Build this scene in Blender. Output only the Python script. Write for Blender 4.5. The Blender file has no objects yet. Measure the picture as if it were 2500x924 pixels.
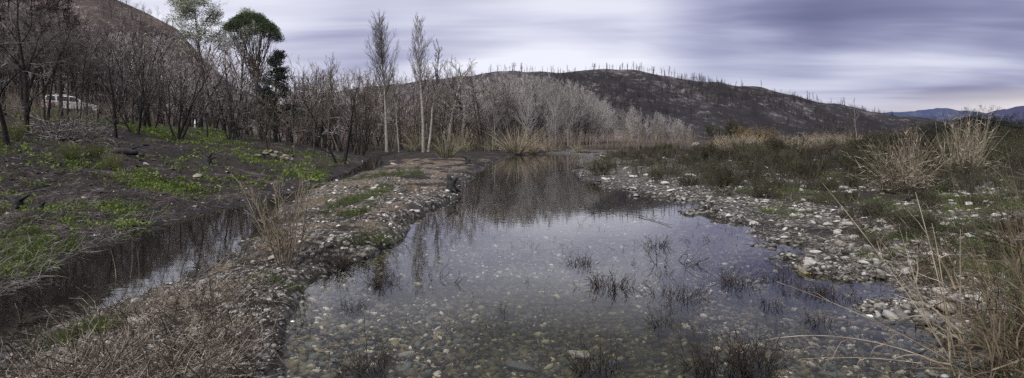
import bpy, math, random
import numpy as np
from mathutils import Vector

C = bpy.context.scene.collection
F, CX, HZ, EYE = 1364.0, 1250.0, 342.0, 1.6      # focal length and horizon in photo pixels, eye height over the water
RNG = np.random.default_rng(7)

# ------------------------------------------------------------------ small numeric helpers
def sstep(a, b, x):
    t = np.clip((x - a) / (b - a), 0, 1)
    return t * t * (3 - 2 * t)

def _hash(ix, iy, s):
    n = (ix.astype(np.int64) * 374761393 + iy.astype(np.int64) * 668265263 + s * 1442695041) & 0xFFFFFFFF
    n = ((n ^ (n >> 13)) * 1274126177) & 0xFFFFFFFF
    n = n ^ (n >> 16)
    return (n & 0xFFFFFF) / float(0xFFFFFF)

def vnoise(x, y, s=0):
    ix = np.floor(x); iy = np.floor(y)
    fx = x - ix; fy = y - iy
    fx = fx * fx * (3 - 2 * fx); fy = fy * fy * (3 - 2 * fy)
    a = _hash(ix, iy, s); b = _hash(ix + 1, iy, s); c = _hash(ix, iy + 1, s); d = _hash(ix + 1, iy + 1, s)
    return (a + (b - a) * fx) * (1 - fy) + (c + (d - c) * fx) * fy

def fbm(x, y, s=0, o=4):
    v = 0; a = 0.5; tot = 0
    for i in range(o):
        v = v + a * vnoise(x * 2 ** i + 17.3 * i, y * 2 ** i - 9.1 * i, s + i); tot += a; a *= 0.5
    return v / tot

def norm(v):
    return v / np.maximum(np.linalg.norm(v, axis=-1, keepdims=True), 1e-9)

def flat(px, py, z=0.0):
    """where the sight line of a photo pixel meets the level z"""
    Y = (EYE - z) * F / (py - HZ)
    return ((px - CX) / F * Y, Y)

# ------------------------------------------------------------------ mesh helpers
def make_mesh(name, V, faces, mats, mat_idx=None, smooth=True, color=None):
    """V (n,3); faces list of int arrays (m,k); mats list; mat_idx list per faces entry; color (n,3) point colour"""
    me = bpy.data.meshes.new(name)
    V = np.asarray(V, dtype=np.float32)
    me.vertices.add(len(V)); me.vertices.foreach_set('co', V.ravel())
    faces = [np.asarray(f, dtype=np.int32) for f in faces if len(f)]
    nl = sum(f.size for f in faces); npoly = sum(len(f) for f in faces)
    me.loops.add(nl); me.polygons.add(npoly)
    me.loops.foreach_set('vertex_index', np.concatenate([f.ravel() for f in faces]))
    tot = np.concatenate([np.full(len(f), f.shape[1], dtype=np.int32) for f in faces])
    st = np.concatenate([[0], np.cumsum(tot)[:-1]]).astype(np.int32)
    me.polygons.foreach_set('loop_start', st)
    try: me.polygons.foreach_set('loop_total', tot)
    except Exception: pass
    if mat_idx is not None:
        mi = np.concatenate([np.full(len(f), i, dtype=np.int32) for f, i in zip(faces, mat_idx)])
        me.polygons.foreach_set('material_index', mi)
    me.polygons.foreach_set('use_smooth', np.full(npoly, bool(smooth)))
    for m in mats: me.materials.append(m)
    if color is not None:
        at = me.color_attributes.new('Tint', 'FLOAT_COLOR', 'POINT')
        cc = np.ones((len(V), 4), dtype=np.float32); cc[:, :color.shape[1]] = color
        at.data.foreach_set('color', cc.ravel())
    me.update(calc_edges=True)
    return me

def link(name, me, parent=None, loc=None, rot=None, scale=None):
    o = bpy.data.objects.new(name, me); C.objects.link(o)
    if parent is not None: o.parent = parent
    if loc is not None: o.location = loc
    if rot is not None: o.rotation_euler = rot
    if scale is not None: o.scale = scale if hasattr(scale, '__len__') else (scale,) * 3
    return o

def tag(o, label=None, cat=None, group=None, kind=None):
    if label: o['label'] = label
    if cat: o['category'] = cat
    if group: o['group'] = group
    if kind: o['kind'] = kind
    return o

def empty(name, loc=(0, 0, 0), rot=(0, 0, 0), scale=1.0):
    o = bpy.data.objects.new(name, None); C.objects.link(o)
    o.location = loc; o.rotation_euler = rot; o.scale = scale if hasattr(scale, '__len__') else (scale,) * 3
    o.empty_display_size = 0.1
    return o

class MB:
    """collects vertices and faces; each add keeps a material slot"""
    def __init__(s): s.V = []; s.F = []; s.I = []; s.n = 0; s.col = []
    def add(s, V, faces, mi=0, col=None):
        V = np.asarray(V, dtype=np.float32)
        for f in faces:
            if len(f): s.F.append(np.asarray(f) + s.n); s.I.append(mi)
        s.V.append(V); s.n += len(V)
        if col is not None: s.col.append(col)
    def mesh(s, name, mats, smooth=True):
        col = np.concatenate(s.col) if s.col else None
        return make_mesh(name, np.concatenate(s.V), s.F, mats, s.I, smooth, col)

def tubes(P, R, sides=3):
    """P (B,n,3), R (B,n) -> V, [quads]"""
    B, n, _ = P.shape
    T = np.gradient(P, axis=1); T = norm(T)
    m = norm(P[:, -1] - P[:, 0] + 1e-6)
    ax = np.zeros((B, 3)); ax[np.arange(B), np.argmin(np.abs(m), axis=1)] = 1
    U = norm(np.cross(T, ax[:, None, :])); W = np.cross(T, U)
    an = np.arange(sides) * 2 * math.pi / sides
    V = P[:, :, None, :] + R[:, :, None, None] * (np.cos(an)[None, None, :, None] * U[:, :, None, :] + np.sin(an)[None, None, :, None] * W[:, :, None, :])
    idx = np.arange(B * n * sides).reshape(B, n, sides)
    a = idx[:, :-1, :]; b = idx[:, 1:, :]
    q = np.stack([a, np.roll(a, -1, 2), np.roll(b, -1, 2), b], axis=-1).reshape(-1, 4)
    return V.reshape(-1, 3), [q]

def ribbons(P, R, rng):
    """flat strips, half width R"""
    B, n, _ = P.shape
    T = norm(np.gradient(P, axis=1))
    S = norm(np.cross(T, norm(rng.normal(size=(B, 1, 3)) + np.array([0, 0, .2]))))
    V = np.stack([P - S * R[..., None], P + S * R[..., None]], axis=2)
    idx = np.arange(B * n * 2).reshape(B, n, 2)
    q = np.stack([idx[:, :-1, 0], idx[:, :-1, 1], idx[:, 1:, 1], idx[:, 1:, 0]], axis=-1).reshape(-1, 4)
    return V.reshape(-1, 3), [q]

def leafquads(pts, size, aspect, rng, up=0.0):
    n = len(pts)
    a = norm(rng.normal(size=(n, 3)) + np.array([0, 0, up])); b = norm(np.cross(a, rng.normal(size=(n, 3))))
    s = size * rng.uniform(.6, 1.4, (n, 1))
    a = a * s; b = b * s * aspect
    V = np.stack([pts - b * .5, pts + a * .5 - b * .15, pts + a, pts + a * .5 + b * .85 - b * .35], axis=1)
    V = np.stack([pts, pts + a * .45 + b * .5, pts + a, pts + a * .45 - b * .5], axis=1)
    return V.reshape(-1, 3), [np.arange(n * 4).reshape(n, 4)]

# ------------------------------------------------------------------ growing branches
def run(start, d, L, R, nseg, wig, up, rng, tip=0.15):
    B = len(start)
    P = np.zeros((B, nseg + 1, 3)); P[:, 0] = start
    cur = norm(d)
    seg = (L / nseg)[:, None]
    for i in range(nseg):
        cur = norm(cur + rng.normal(size=(B, 3)) * wig + np.array([0, 0, 1.0]) * up)
        P[:, i + 1] = P[:, i] + cur * seg
    t = np.linspace(0, 1, nseg + 1)
    Rr = R[:, None] * (1 - (1 - tip) * t[None, :])
    return P, Rr

def grow(rng, P, R, L, specs):
    """P,R: level-0 polylines, L their lengths. specs: dicts n,t0,t1,ang,asd,len,rad,nseg,wig,up,shape,tip,rmin. returns list of (P,R)"""
    out = [(P, R)]
    for s in specs:
        B, n, _ = P.shape
        k = s['n']
        t = rng.uniform(s.get('t0', .2), s.get('t1', 1.0), (B, k))
        if s.get('even', True):
            t = s.get('t0', .2) + (s.get('t1', 1.0) - s.get('t0', .2)) * (np.arange(k)[None, :] + rng.uniform(0, 1, (B, k))) / k
        f = t * (n - 1); i = np.minimum(f.astype(int), n - 2); w = (f - i)[..., None]
        bi = np.arange(B)[:, None]
        S = P[bi, i] * (1 - w) + P[bi, i + 1] * w
        T = norm(P[bi, i + 1] - P[bi, i])
        rp = R[bi, i] * (1 - w[..., 0]) + R[bi, i + 1] * w[..., 0]
        ax = norm(rng.normal(size=(B, k, 3)))
        U = norm(np.cross(T, ax))
        a = rng.normal(s.get('ang', .8), s.get('asd', .15), (B, k))[..., None]
        D = np.cos(a) * T + np.sin(a) * U
        shape = s.get('shape', lambda t: 1 - .6 * t)
        ln = L[:, None] * s['len'] * shape(t) * rng.uniform(.6, 1.25, (B, k))
        rr = np.minimum(np.maximum(rp * s.get('rad', .55), s.get('rmin', .004)), rp)
        rr = np.maximum(rr, s.get('rmin', .004) * .8)
        P, R = run(S.reshape(-1, 3), D.reshape(-1, 3), ln.reshape(-1), rr.reshape(-1), s.get('nseg', 3), s.get('wig', .18), s.get('up', .05), rng, s.get('tip', .3))
        L = ln.reshape(-1)
        out.append((P, R))
    return out

# ------------------------------------------------------------------ materials
def new_mat(name):
    m = bpy.data.materials.new(name); m.use_nodes = True
    nt = m.node_tree; nt.nodes.clear()
    out = nt.nodes.new('ShaderNodeOutputMaterial')
    return m, nt, out

def N(nt, t, **kw):
    n = nt.nodes.new(t)
    for k, v in kw.items():
        if k.startswith('i_'):
            key = k[2:]
            n.inputs[int(key) if key.isdigit() else key.replace('_', ' ')].default_value = v
        else: setattr(n, k, v)
    return n

def ramp(nt, stops, interp='LINEAR'):
    r = nt.nodes.new('ShaderNodeValToRGB'); r.color_ramp.interpolation = interp
    e = r.color_ramp.elements
    while len(e) < len(stops): e.new(0.5)
    for k, (p, c) in enumerate(stops):
        e[k].position = p; e[k].color = (*c, 1) if len(c) == 3 else c
    return r

def simple_mat(name, stops, scale=6.0, rough=.9, rand=.25, bump=.0, detail=4, tint=False, spec=.2, transl=0.0, coord='Object'):
    m, nt, out = new_mat(name); L = nt.links.new
    tc = N(nt, 'ShaderNodeTexCoord'); nz = N(nt, 'ShaderNodeTexNoise', i_Scale=scale, i_Detail=detail, i_Roughness=.65)
    L(tc.outputs[coord], nz.inputs['Vector'])
    r = ramp(nt, stops); L(nz.outputs['Fac'], r.inputs[0])
    col = r.outputs[0]
    if tint:
        at = N(nt, 'ShaderNodeVertexColor', layer_name='Tint')
        mx = N(nt, 'ShaderNodeMix', data_type='RGBA', blend_type='MULTIPLY'); mx.inputs[0].default_value = 1
        L(col, mx.inputs[6]); L(at.outputs[0], mx.inputs[7]); col = mx.outputs[2]
    if rand:
        oi = N(nt, 'ShaderNodeObjectInfo'); hs = N(nt, 'ShaderNodeHueSaturation')
        mr = N(nt, 'ShaderNodeMapRange'); mr.inputs[3].default_value = 1 - rand; mr.inputs[4].default_value = 1 + rand
        L(oi.outputs['Random'], mr.inputs[0]); L(mr.outputs[0], hs.inputs['Value']); L(col, hs.inputs['Color']); col = hs.outputs[0]
    b = N(nt, 'ShaderNodeBsdfPrincipled', i_Roughness=rough); b.inputs['Specular IOR Level'].default_value = spec
    L(col, b.inputs['Base Color'])
    if bump:
        bp = N(nt, 'ShaderNodeBump', i_Strength=bump); bp.inputs['Distance'].default_value = .03
        L(nz.outputs['Fac'], bp.inputs['Height']); L(bp.outputs[0], b.inputs['Normal'])
    if transl:
        tr = N(nt, 'ShaderNodeBsdfTranslucent'); L(col, tr.inputs[0]); ms = N(nt, 'ShaderNodeMixShader'); ms.inputs[0].default_value = transl
        L(b.outputs[0], ms.inputs[1]); L(tr.outputs[0], ms.inputs[2]); L(ms.outputs[0], out.inputs[0])
    else: L(b.outputs[0], out.inputs[0])
    return m

M = {}
M['char'] = simple_mat('charred_bark', [(.3, (.012, .011, .011)), (.55, (.03, .026, .026)), (.75, (.085, .075, .07))], 9, bump=.6)
M['charcrown'] = simple_mat('scorched_twigs', [(.3, (.085, .068, .064)), (.52, (.16, .135, .13)), (.72, (.29, .255, .25))], .5, rand=.45)
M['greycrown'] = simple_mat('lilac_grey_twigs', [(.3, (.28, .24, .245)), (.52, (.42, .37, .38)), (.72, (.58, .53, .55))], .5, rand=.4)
M['brown'] = simple_mat('brown_bark', [(.3, (.05, .042, .036)), (.55, (.11, .092, .078)), (.75, (.2, .175, .15))], 7, bump=.5)
M['browncrown'] = simple_mat('brown_twigs', [(.3, (.09, .072, .058)), (.55, (.17, .14, .115)), (.75, (.29, .245, .205))], .5, rand=.4)
M['pale'] = simple_mat('pale_poplar_bark', [(.3, (.10, .09, .08)), (.47, (.26, .245, .225)), (.7, (.42, .40, .375))], 5, bump=.4, rand=.15)
M['palecrown'] = simple_mat('pale_poplar_twigs', [(.3, (.24, .21, .18)), (.6, (.38, .34, .30)), (.8, (.5, .46, .42))], 1.0, rand=.25)
M['grovetwig'] = simple_mat('grove_twigs', [(.3, (.23, .21, .205)), (.6, (.37, .345, .34)), (.8, (.5, .475, .465))], .8, rand=.3)
M['poptwig'] = simple_mat('tall_poplar_twigs', [(.3, (.10, .09, .085)), (.6, (.18, .16, .15)), (.8, (.28, .26, .24))], 1.0, rand=.1)
M['pineneedle'] = simple_mat('umbrella_pine_needles', [(.3, (.03, .045, .025)), (.55, (.06, .085, .042)), (.8, (.11, .14, .07))], 1.6, rand=.1)
M['paleneedle'] = simple_mat('pale_pine_needles', [(.3, (.22, .24, .18)), (.55, (.34, .36, .28)), (.8, (.48, .49, .40))], 1.2, rand=.1)
M['darkneedle'] = simple_mat('dark_conifer_needles', [(.3, (.016, .02, .017)), (.6, (.034, .041, .034)), (.8, (.065, .07, .056))], 1.6, rand=.1)
M['deadneedle'] = simple_mat('dead_brown_needles', [(.3, (.028, .018, .014)), (.6, (.055, .036, .028)), (.8, (.11, .075, .055))], 1.6, rand=.2)
M['hilltree'] = simple_mat('burnt_hill_tree', [(.3, (.03, .026, .03)), (.7, (.06, .052, .055))], .5, rand=.3)
M['weed'] = simple_mat('dark_drowned_stems', [(.3, (.016, .012, .010)), (.55, (.038, .029, .023)), (.8, (.10, .075, .055))], 12, rand=.3)
M['scrub'] = simple_mat('dry_scrub_stems', [(.3, (.025, .021, .017)), (.52, (.058, .05, .038)), (.72, (.165, .143, .11))], 1.5, rand=.6)
M['scrubgreen'] = simple_mat('olive_scrub_leaves', [(.3, (.028, .028, .016)), (.55, (.058, .057, .032)), (.75, (.125, .118, .07))], 2, rand=.35)
M['yellowbush'] = simple_mat('ochre_leaves', [(.3, (.10, .072, .034)), (.6, (.18, .132, .06)), (.8, (.27, .21, .11))], 2, rand=.1)
M['broom'] = simple_mat('green_broom_stems', [(.3, (.08, .09, .035)), (.6, (.16, .17, .07)), (.8, (.25, .25, .12))], 3, rand=.2)
M['straw'] = simple_mat('dry_straw', [(.3, (.16, .13, .095)), (.55, (.33, .28, .21)), (.8, (.52, .46, .36))], 5, rand=.2)
M['strawbrown'] = simple_mat('brown_litter', [(.32, (.065, .053, .043)), (.5, (.21, .178, .142)), (.66, (.52, .47, .395))], 9, rand=0)
M['reedgreen'] = simple_mat('green_reed_blades', [(.3, (.04, .05, .022)), (.55, (.085, .10, .045)), (.8, (.20, .20, .11))], 3, rand=.15, transl=.2)
M['reedbrown'] = simple_mat('weathered_reed', [(.3, (.06, .046, .032)), (.55, (.14, .11, .077)), (.8, (.34, .28, .2))], 7, rand=.25)
M['grass'] = simple_mat('grass_blades', [(.3, (.035, .045, .018)), (.55, (.085, .108, .037)), (.8, (.19, .21, .095))], .9, rand=0, transl=.25)
M['clover'] = simple_mat('bright_ground_weeds', [(.3, (.06, .09, .02)), (.55, (.15, .205, .048)), (.8, (.27, .32, .10))], 1.4, rand=0, transl=.25)
M['stone'] = simple_mat('pale_limestone', [(.25, (.2, .19, .18)), (.5, (.42, .40, .375)), (.75, (.6, .58, .55))], 7, rough=.85, rand=.25, bump=.5)
M['gravel'] = simple_mat('dry_gravel', [(.2, (.55, .55, .55)), (.75, (1.0, 1.0, 1.0))], 14, rough=.85, rand=0, bump=.3, tint=True)
M['wetstone'] = simple_mat('wet_pebbles', [(.2, (.5, .5, .5)), (.75, (1.0, 1.0, 1.0))], 12, rough=.6, rand=0, bump=.2, tint=True)
M['darkrock'] = simple_mat('wet_dark_rock', [(.3, (.07, .075, .085)), (.7, (.22, .225, .24))], 9, rough=.35, rand=.1, bump=.4, spec=.5)
M['rubble'] = simple_mat('tan_rubble_stone', [(.3, (.12, .10, .082)), (.7, (.27, .235, .195))], 5, rand=.2, bump=.5)
M['deadwood'] = simple_mat('grey_dead_wood', [(.3, (.07, .06, .055)), (.5, (.13, .115, .108)), (.7, (.40, .37, .35))], 4, rand=.2)
M['ash'] = simple_mat('black_char', [(.35, (.008, .008, .009)), (.65, (.022, .02, .02)), (.85, (.07, .062, .06))], 14, rough=.7, rand=.1, bump=.8, spec=.4)

# ------------------------------------------------------------------ where the water lies (world metres, on the level z=0)
def px2w(lst): return [flat(px, py) for px, py in lst]
pond_left = px2w([(690, 924), (676, 860), (684, 800), (735, 745), (752, 722), (752, 702), (775, 682), (830, 655), (868, 636), (915, 622), (962, 602), (985, 570), (1000, 538), (1050, 508), (1108, 488), (1122, 460), (1146, 436), (1186, 406), (1232, 386), (1262, 379)])
pond_right = px2w([(1400, 378), (1425, 386), (1432, 402), (1432, 418), (1458, 440), (1520, 458), (1580, 474), (1650, 486), (1735, 502), (1800, 528), (1838, 556), (1880, 596), (1950, 622), (2040, 650), (2150, 688), (2215, 712), (2262, 752), (2320, 800), (2400, 846), (2520, 905)])
POND = [(-1.5, -4), (-1.4, 1.5)] + pond_left + [(1.8, 62), (4.2, 64), (6.2, 62)] + pond_right + [(3.9, 2.4), (4.2, -4)]
ch_left = px2w([(0, 752), (60, 705), (110, 680), (200, 615), (300, 574), (420, 540), (520, 513), (620, 489), (720, 466), (770, 446), (850, 420), (885, 400)])
ch_right = px2w([(938, 398), (925, 410), (880, 424), (800, 452), (740, 474), (690, 502), (655, 538), (640, 574), (600, 608), (520, 642), (420, 684), (330, 724), (230, 768), (160, 800), (90, 842), (0, 905)])
CHAN = [(-6.5, -4), (-5.6, 2)] + ch_left + [(-12.6, 50), (-14, 53)] + [(-13.2, 54), (-11.6, 50)] + ch_right + [(-3.3, 2), (-3.4, -4)]
CHANX = [(-6.5, -4), (-5.6, 2)] + ch_left + [(-12.6, 50), (-30, 95), (-95, 260), (-300, 900)] + [(-290, 900), (-88, 260), (-26, 95), (-11.6, 50)] + ch_right + [(-3.3, 2), (-3.4, -4)]
PUDDLE = px2w([(585, 640), (640, 655), (720, 664), (790, 650), (850, 642), (850, 628), (770, 634), (700, 640), (640, 636)])

def sdist(poly, x, y):
    poly = np.array(poly); d2 = np.full(x.shape, 1e12); inside = np.zeros(x.shape, bool)
    for i in range(len(poly)):
        ax_, ay_ = poly[i]; bx, by = poly[(i + 1) % len(poly)]
        ex, ey = bx - ax_, by - ay_
        t = np.clip(((x - ax_) * ex + (y - ay_) * ey) / (ex * ex + ey * ey + 1e-12), 0, 1)
        d2 = np.minimum(d2, (x - ax_ - t * ex) ** 2 + (y - ay_ - t * ey) ** 2)
        c = (ay_ > y) != (by > y)
        with np.errstate(divide='ignore', invalid='ignore'):
            xi = ax_ + (y - ay_) / (by - ay_ + 1e-15) * ex
        inside ^= c & (x < xi)
    d = np.sqrt(d2)
    return np.where(inside, -d, d)

SPIT = px2w([(1525, 519), (1580, 530), (1640, 546), (1690, 556), (1740, 575)])
def polyd(line, x, y):
    d = np.full(x.shape, 1e9)
    for (a, b), (c, e) in zip(line[:-1], line[1:]):
        ex, ey = c - a, e - b
        t = np.clip(((x - a) * ex + (y - b) * ey) / (ex * ex + ey * ey), 0, 1)
        d = np.minimum(d, np.hypot(x - a - t * ex, y - b - t * ey))
    return d

cl_y = [-10, 3, 6, 8, 11, 15, 20, 30, 40, 50, 95, 260, 900, 9000]
cl_x = [-4.6, -4.3, -4.8, -5.2, -6.0, -6.6, -7.2, -8.0, -10, -12.2, -28, -91, -295, -3000]
pl_y = [-10, 3, 8, 15, 25, 40, 60, 100, 9000]
pl_x = [1.4, 1.4, 1.2, 1.4, 1.2, 1.8, 4, 6, 60]

def terrain(x, y):
    """height, and the masks gravel / mud"""
    wob = (fbm(x * 1.1, y * 1.1, 5, 4) - .5) * .55 * np.clip(y / 8, .35, 2.0)
    dp = sdist(POND, x, y) + wob * .8
    dp = dp + sstep(1.2, 3, x) * ((fbm(x * 1.7, y * 1.7, 7, 4) - .5) * 1.1 + (fbm(x * .5, y * .4, 8, 2) - .5) * .8) * sstep(40, 14, y)
    dc = sdist(CHAN, x, y) + wob * .8 + (fbm(x * 2.2, y * 2.2, 6, 4) - .5) * .5
    dx = sdist(CHANX, x, y)
    du = sdist(PUDDLE, x, y) + wob * .3
    ds = polyd(SPIT, x, y)
    dl = np.maximum(np.minimum(dx, 600), 0)
    hl = np.interp(dl, [0, .4, 1.5, 3, 8, 10.5, 12.2, 16, 30, 60, 120, 600], [0.0, .1, .25, .5, 1.4, 1.8, 2.4, 2.65, 4.75, 7.5, 11, 30])
    hl = hl + (fbm(x * .35, y * .35, 11, 4) - .5) * .5 * sstep(1, 6, dl) + (fbm(x * 2.2, y * 2.2, 12, 5) - .5) * .34 * sstep(.0, 1.2, dl) + (fbm(x * 6, y * 6, 13, 4) - .45) * .14 * sstep(-.1, .3, dl)
    di = np.maximum(np.minimum(dp, dc), 0)
    lip = 1 - np.exp(-np.maximum(dp, 0) / .22)
    edge = 1 - np.exp(-np.maximum(dc, 0) / 1.0)
    hi = .02 + np.minimum(lip, edge) * .22 + .10 * sstep(.6, 3, di) + .5 * sstep(6, 40, di)
    hi = hi + (fbm(x * 1.4, y * 1.4, 21, 4) - .5) * .16 * sstep(.1, .8, di) + (fbm(x * 6, y * 6, 22, 3) - .5) * .06 * sstep(.05, .5, di)
    hi = hi * (0.12 + .88 * sstep(0, .45, du)) + np.where(du < 0, -.02, 0)
    dr = np.maximum(dp, 0)
    hr = np.interp(dr, [0, .3, 1, 3, 8, 20, 45, 100, 600, 5000], [0.01, .05, .1, .2, .42, .75, 1.1, 1.4, 3, 20])
    hr = hr + (fbm(x * .5, y * .5, 31, 4) - .5) * .45 * sstep(1, 8, dr) + (fbm(x * 3.5, y * 3.5, 32, 4) - .5) * .10 * sstep(.05, 1.2, dr)
    xc = np.interp(y, cl_y, cl_x); xp = np.interp(y, pl_y, pl_x)
    wd = np.clip(y / 60, .05, 4)
    wl = sstep(wd, -wd, x - xc); wr = sstep(-wd, wd, x - xp)
    h = hl * wl + hr * wr + hi * (1 - wl) * (1 - wr)
    bed = np.where(dp < 0, -np.minimum(.24, .03 + .14 * -dp), 0)
    bed = bed + (fbm(x * .9, y * .9, 41, 3) - .5) * .10 * sstep(0, -.8, dp)
    bed = bed + sstep(-1.7, -.2, dp) * sstep(1.5, 3, x) * np.clip(fbm(x * 1.6, y * 1.9, 45, 4) - .46, 0, 1) * .75
    bed = bed + .16 * np.exp(-(ds / .22) ** 2) * (dp < 0) * (.55 + .9 * fbm(x * 1.8, y * 1.8, 44, 2) - .2)
    h = np.where(dp < 0, np.where(wr + (1 - wl) > 0, bed, h), h)
    h = np.where(dc < 0, -np.minimum(.42, .02 + .3 * -dc), h)
    return h, dp, dc, du, wl, wr, ds

nx, ny = 620, 660
sx = np.linspace(-1, 1, nx); gx = 0.9 * np.sinh(9.2 * sx)
sy = np.linspace(-.52, 1, ny); gy = 5 + 0.9 * np.sinh(9.2 * sy)
GX, GY = np.meshgrid(gx, gy)
H, DP, DC, DU, WL, WR, DS = terrain(GX, GY)

def bil(A, x, y):
    x = np.asarray(x, float); y = np.asarray(y, float)
    i = np.clip(np.searchsorted(gx, x) - 1, 0, nx - 2); j = np.clip(np.searchsorted(gy, y) - 1, 0, ny - 2)
    fx = np.clip((x - gx[i]) / (gx[i + 1] - gx[i]), 0, 1); fy = np.clip((y - gy[j]) / (gy[j + 1] - gy[j]), 0, 1)
    return (A[j, i] * (1 - fx) + A[j, i + 1] * fx) * (1 - fy) + (A[j + 1, i] * (1 - fx) + A[j + 1, i + 1] * fx) * fy

YS = 2.2 * 1.022 ** np.arange(0, 240)
def hit(px, py, water=False):
    """where a photo pixel's sight line first meets the ground"""
    px = np.atleast_1d(np.asarray(px, float)); py = np.atleast_1d(np.asarray(py, float))
    res = np.full(px.shape, np.nan); prev = np.full(px.shape, 2.0)
    todo = np.ones(px.shape, bool); gp_ = np.full(px.shape, 1.0)
    for Y in YS:
        z = EYE - (py - HZ) / F * Y
        g = z - np.maximum(bil(H, (px - CX) / F * Y, np.full(px.shape, Y)), 0 if water else -9)
        new = todo & (g <= 0)
        w = gp_ / np.maximum(gp_ - g, 1e-6)
        res[new] = (prev + (Y - prev) * w)[new]
        todo &= ~new
        gp_ = np.where(todo, g, gp_); prev = np.where(todo, Y, prev)
    Y = np.where(np.isnan(res), 160.0, res)
    x = (px - CX) / F * Y
    return np.stack([x, Y, np.maximum(bil(H, x, Y), 0 if water else -9)], -1), ~np.isnan(res)

def gp(px, py):
    p, ok = hit([px], [py]); return p[0]

# green patches: photo place and radius
GREENS = [(40, 605, 110, 1), (90, 640, 90, .7), (20, 660, 60, .7), (400, 458, 60, 1), (350, 440, 30, 1), (440, 462, 50, .9), (275, 512, 55, .9), (310, 518, 40, .8), (300, 545, 30, .8), (210, 552, 25, .8),
          (150, 540, 20, .5), (130, 510, 18, .6), (70, 478, 18, .9), (105, 455, 18, .7), (450, 480, 22, .5), (345, 495, 20, .6), (520, 437, 15, .8), (578, 437, 14, .8), (60, 570, 40, .9),
          (450, 350, 60, .6), (520, 345, 60, .7), (620, 370, 60, .6), (700, 400, 70, .6), (640, 395, 60, .8), (745, 432, 60, .95), (780, 425, 40, .8), (750, 380, 60, .8), (740, 345, 70, .9), (345, 318, 40, 1), (380, 322, 60, 1), (430, 321, 50, 1), (490, 324, 60, 1), (560, 330, 50, 1), (460, 322, 60, 1), (100, 275, 60, .9), (220, 285, 60, .8), (330, 290, 60, .7), (440, 300, 50, .7), (540, 330, 50, .8),
          (590, 350, 40, .5), (830, 388, 40, .8), (800, 400, 40, .6), (560, 380, 40, .4), (905, 360, 30, .8), (940, 345, 30, .6),
          (950, 428, 70, 1), (885, 432, 50, 1), (880, 480, 50, 1), (840, 497, 40, 1), (1010, 425, 40, .8), (930, 455, 40, .7), (925, 468, 25, 1), (860, 520, 35, .8), (905, 500, 25, .6), (665, 577, 30, .9), (790, 520, 25, .7), (560, 400, 20, .6),
          (240, 805, 45, .9), (200, 825, 40, .6), (1080, 375, 50, .6), (1000, 380, 40, .5), (640, 690, 30, .3),
          (1600, 400, 70, .6), (1780, 440, 70, .6), (1900, 520, 60, .5), (2000, 430, 80, .6), (2250, 520, 70, .6), (2200, 580, 60, .5), (2420, 660, 80, .6), (1870, 468, 60, .7), (1955, 465, 50, .8), (1940, 490, 30, .7), (2060, 490, 70, .5), (2160, 500, 50, .5), (2350, 430, 90, .8), (2420, 500, 120, .8), (2300, 470, 60, .7), (2440, 610, 80, .7), (2060, 440, 60, .6), (1820, 400, 60, .5), (2350, 560, 60, .5), (2480, 400, 60, .6), (1700, 420, 50, .5), (2130, 620, 40, .3)]
GREEN = np.zeros_like(H)
pp, _ = hit([g[0] for g in GREENS], [g[1] for g in GREENS])
for (px, py, r, s), p in zip(GREENS, pp):
    rw = r * p[1] / F
    GREEN = np.maximum(GREEN, s * np.exp(-(((GX - p[0]) / rw) ** 2 + ((GY - p[1]) / (rw * 1.3)) ** 2)))
deep = np.maximum(sstep(12.6, 15, np.maximum(DC, 0)), sstep(7, 11, np.maximum(DC, 0)) * sstep(27, 36, GY)) * WL * sstep(.4, .6, fbm(GX * .22, GY * .22, 61, 3)) * .9
GREEN = np.maximum(GREEN, deep)
BROAD = WL * sstep(.45, .7, fbm(GX * .5, GY * .5, 64, 4)) * .13 * sstep(30, 10, np.maximum(DC, 0)) * sstep(.3, 1, np.maximum(DC, 0))
GREEN = np.maximum(GREEN, BROAD)
GREEN = np.minimum(GREEN * 1.25, 1) * sstep(.25, .48, fbm(GX * 2.4, GY * 2.4, 62, 4)) * (np.minimum(DP, DC) > .12)
ISL = (1 - WL) * (1 - WR)
GRAV = np.maximum(WR * sstep(16, 3, np.maximum(DP, 0)) * sstep(.3, .6, fbm(GX * .6, GY * .6, 71, 4) + .22 * sstep(3, .5, np.maximum(DP, 0))),
                  ISL * sstep(40, 12, GY) * sstep(.36, .58, fbm(GX * 1.1, GY * 1.1, 72, 4) + .08))
GRAV = np.maximum(GRAV * (DP > 0), (DP < .05) * (.62 + .25 * sstep(8, 13, GY))) * (1 - .75 * GREEN)
STRAW = ISL * sstep(.42, .58, fbm(GX * 1.5, GY * 1.5, 81, 4)) * sstep(.1, .5, np.minimum(DP, DC)) * (GY < 40) * (1 - GREEN)
STRAW = np.maximum(STRAW, WR * .5 * sstep(6, 20, DP))

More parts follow.
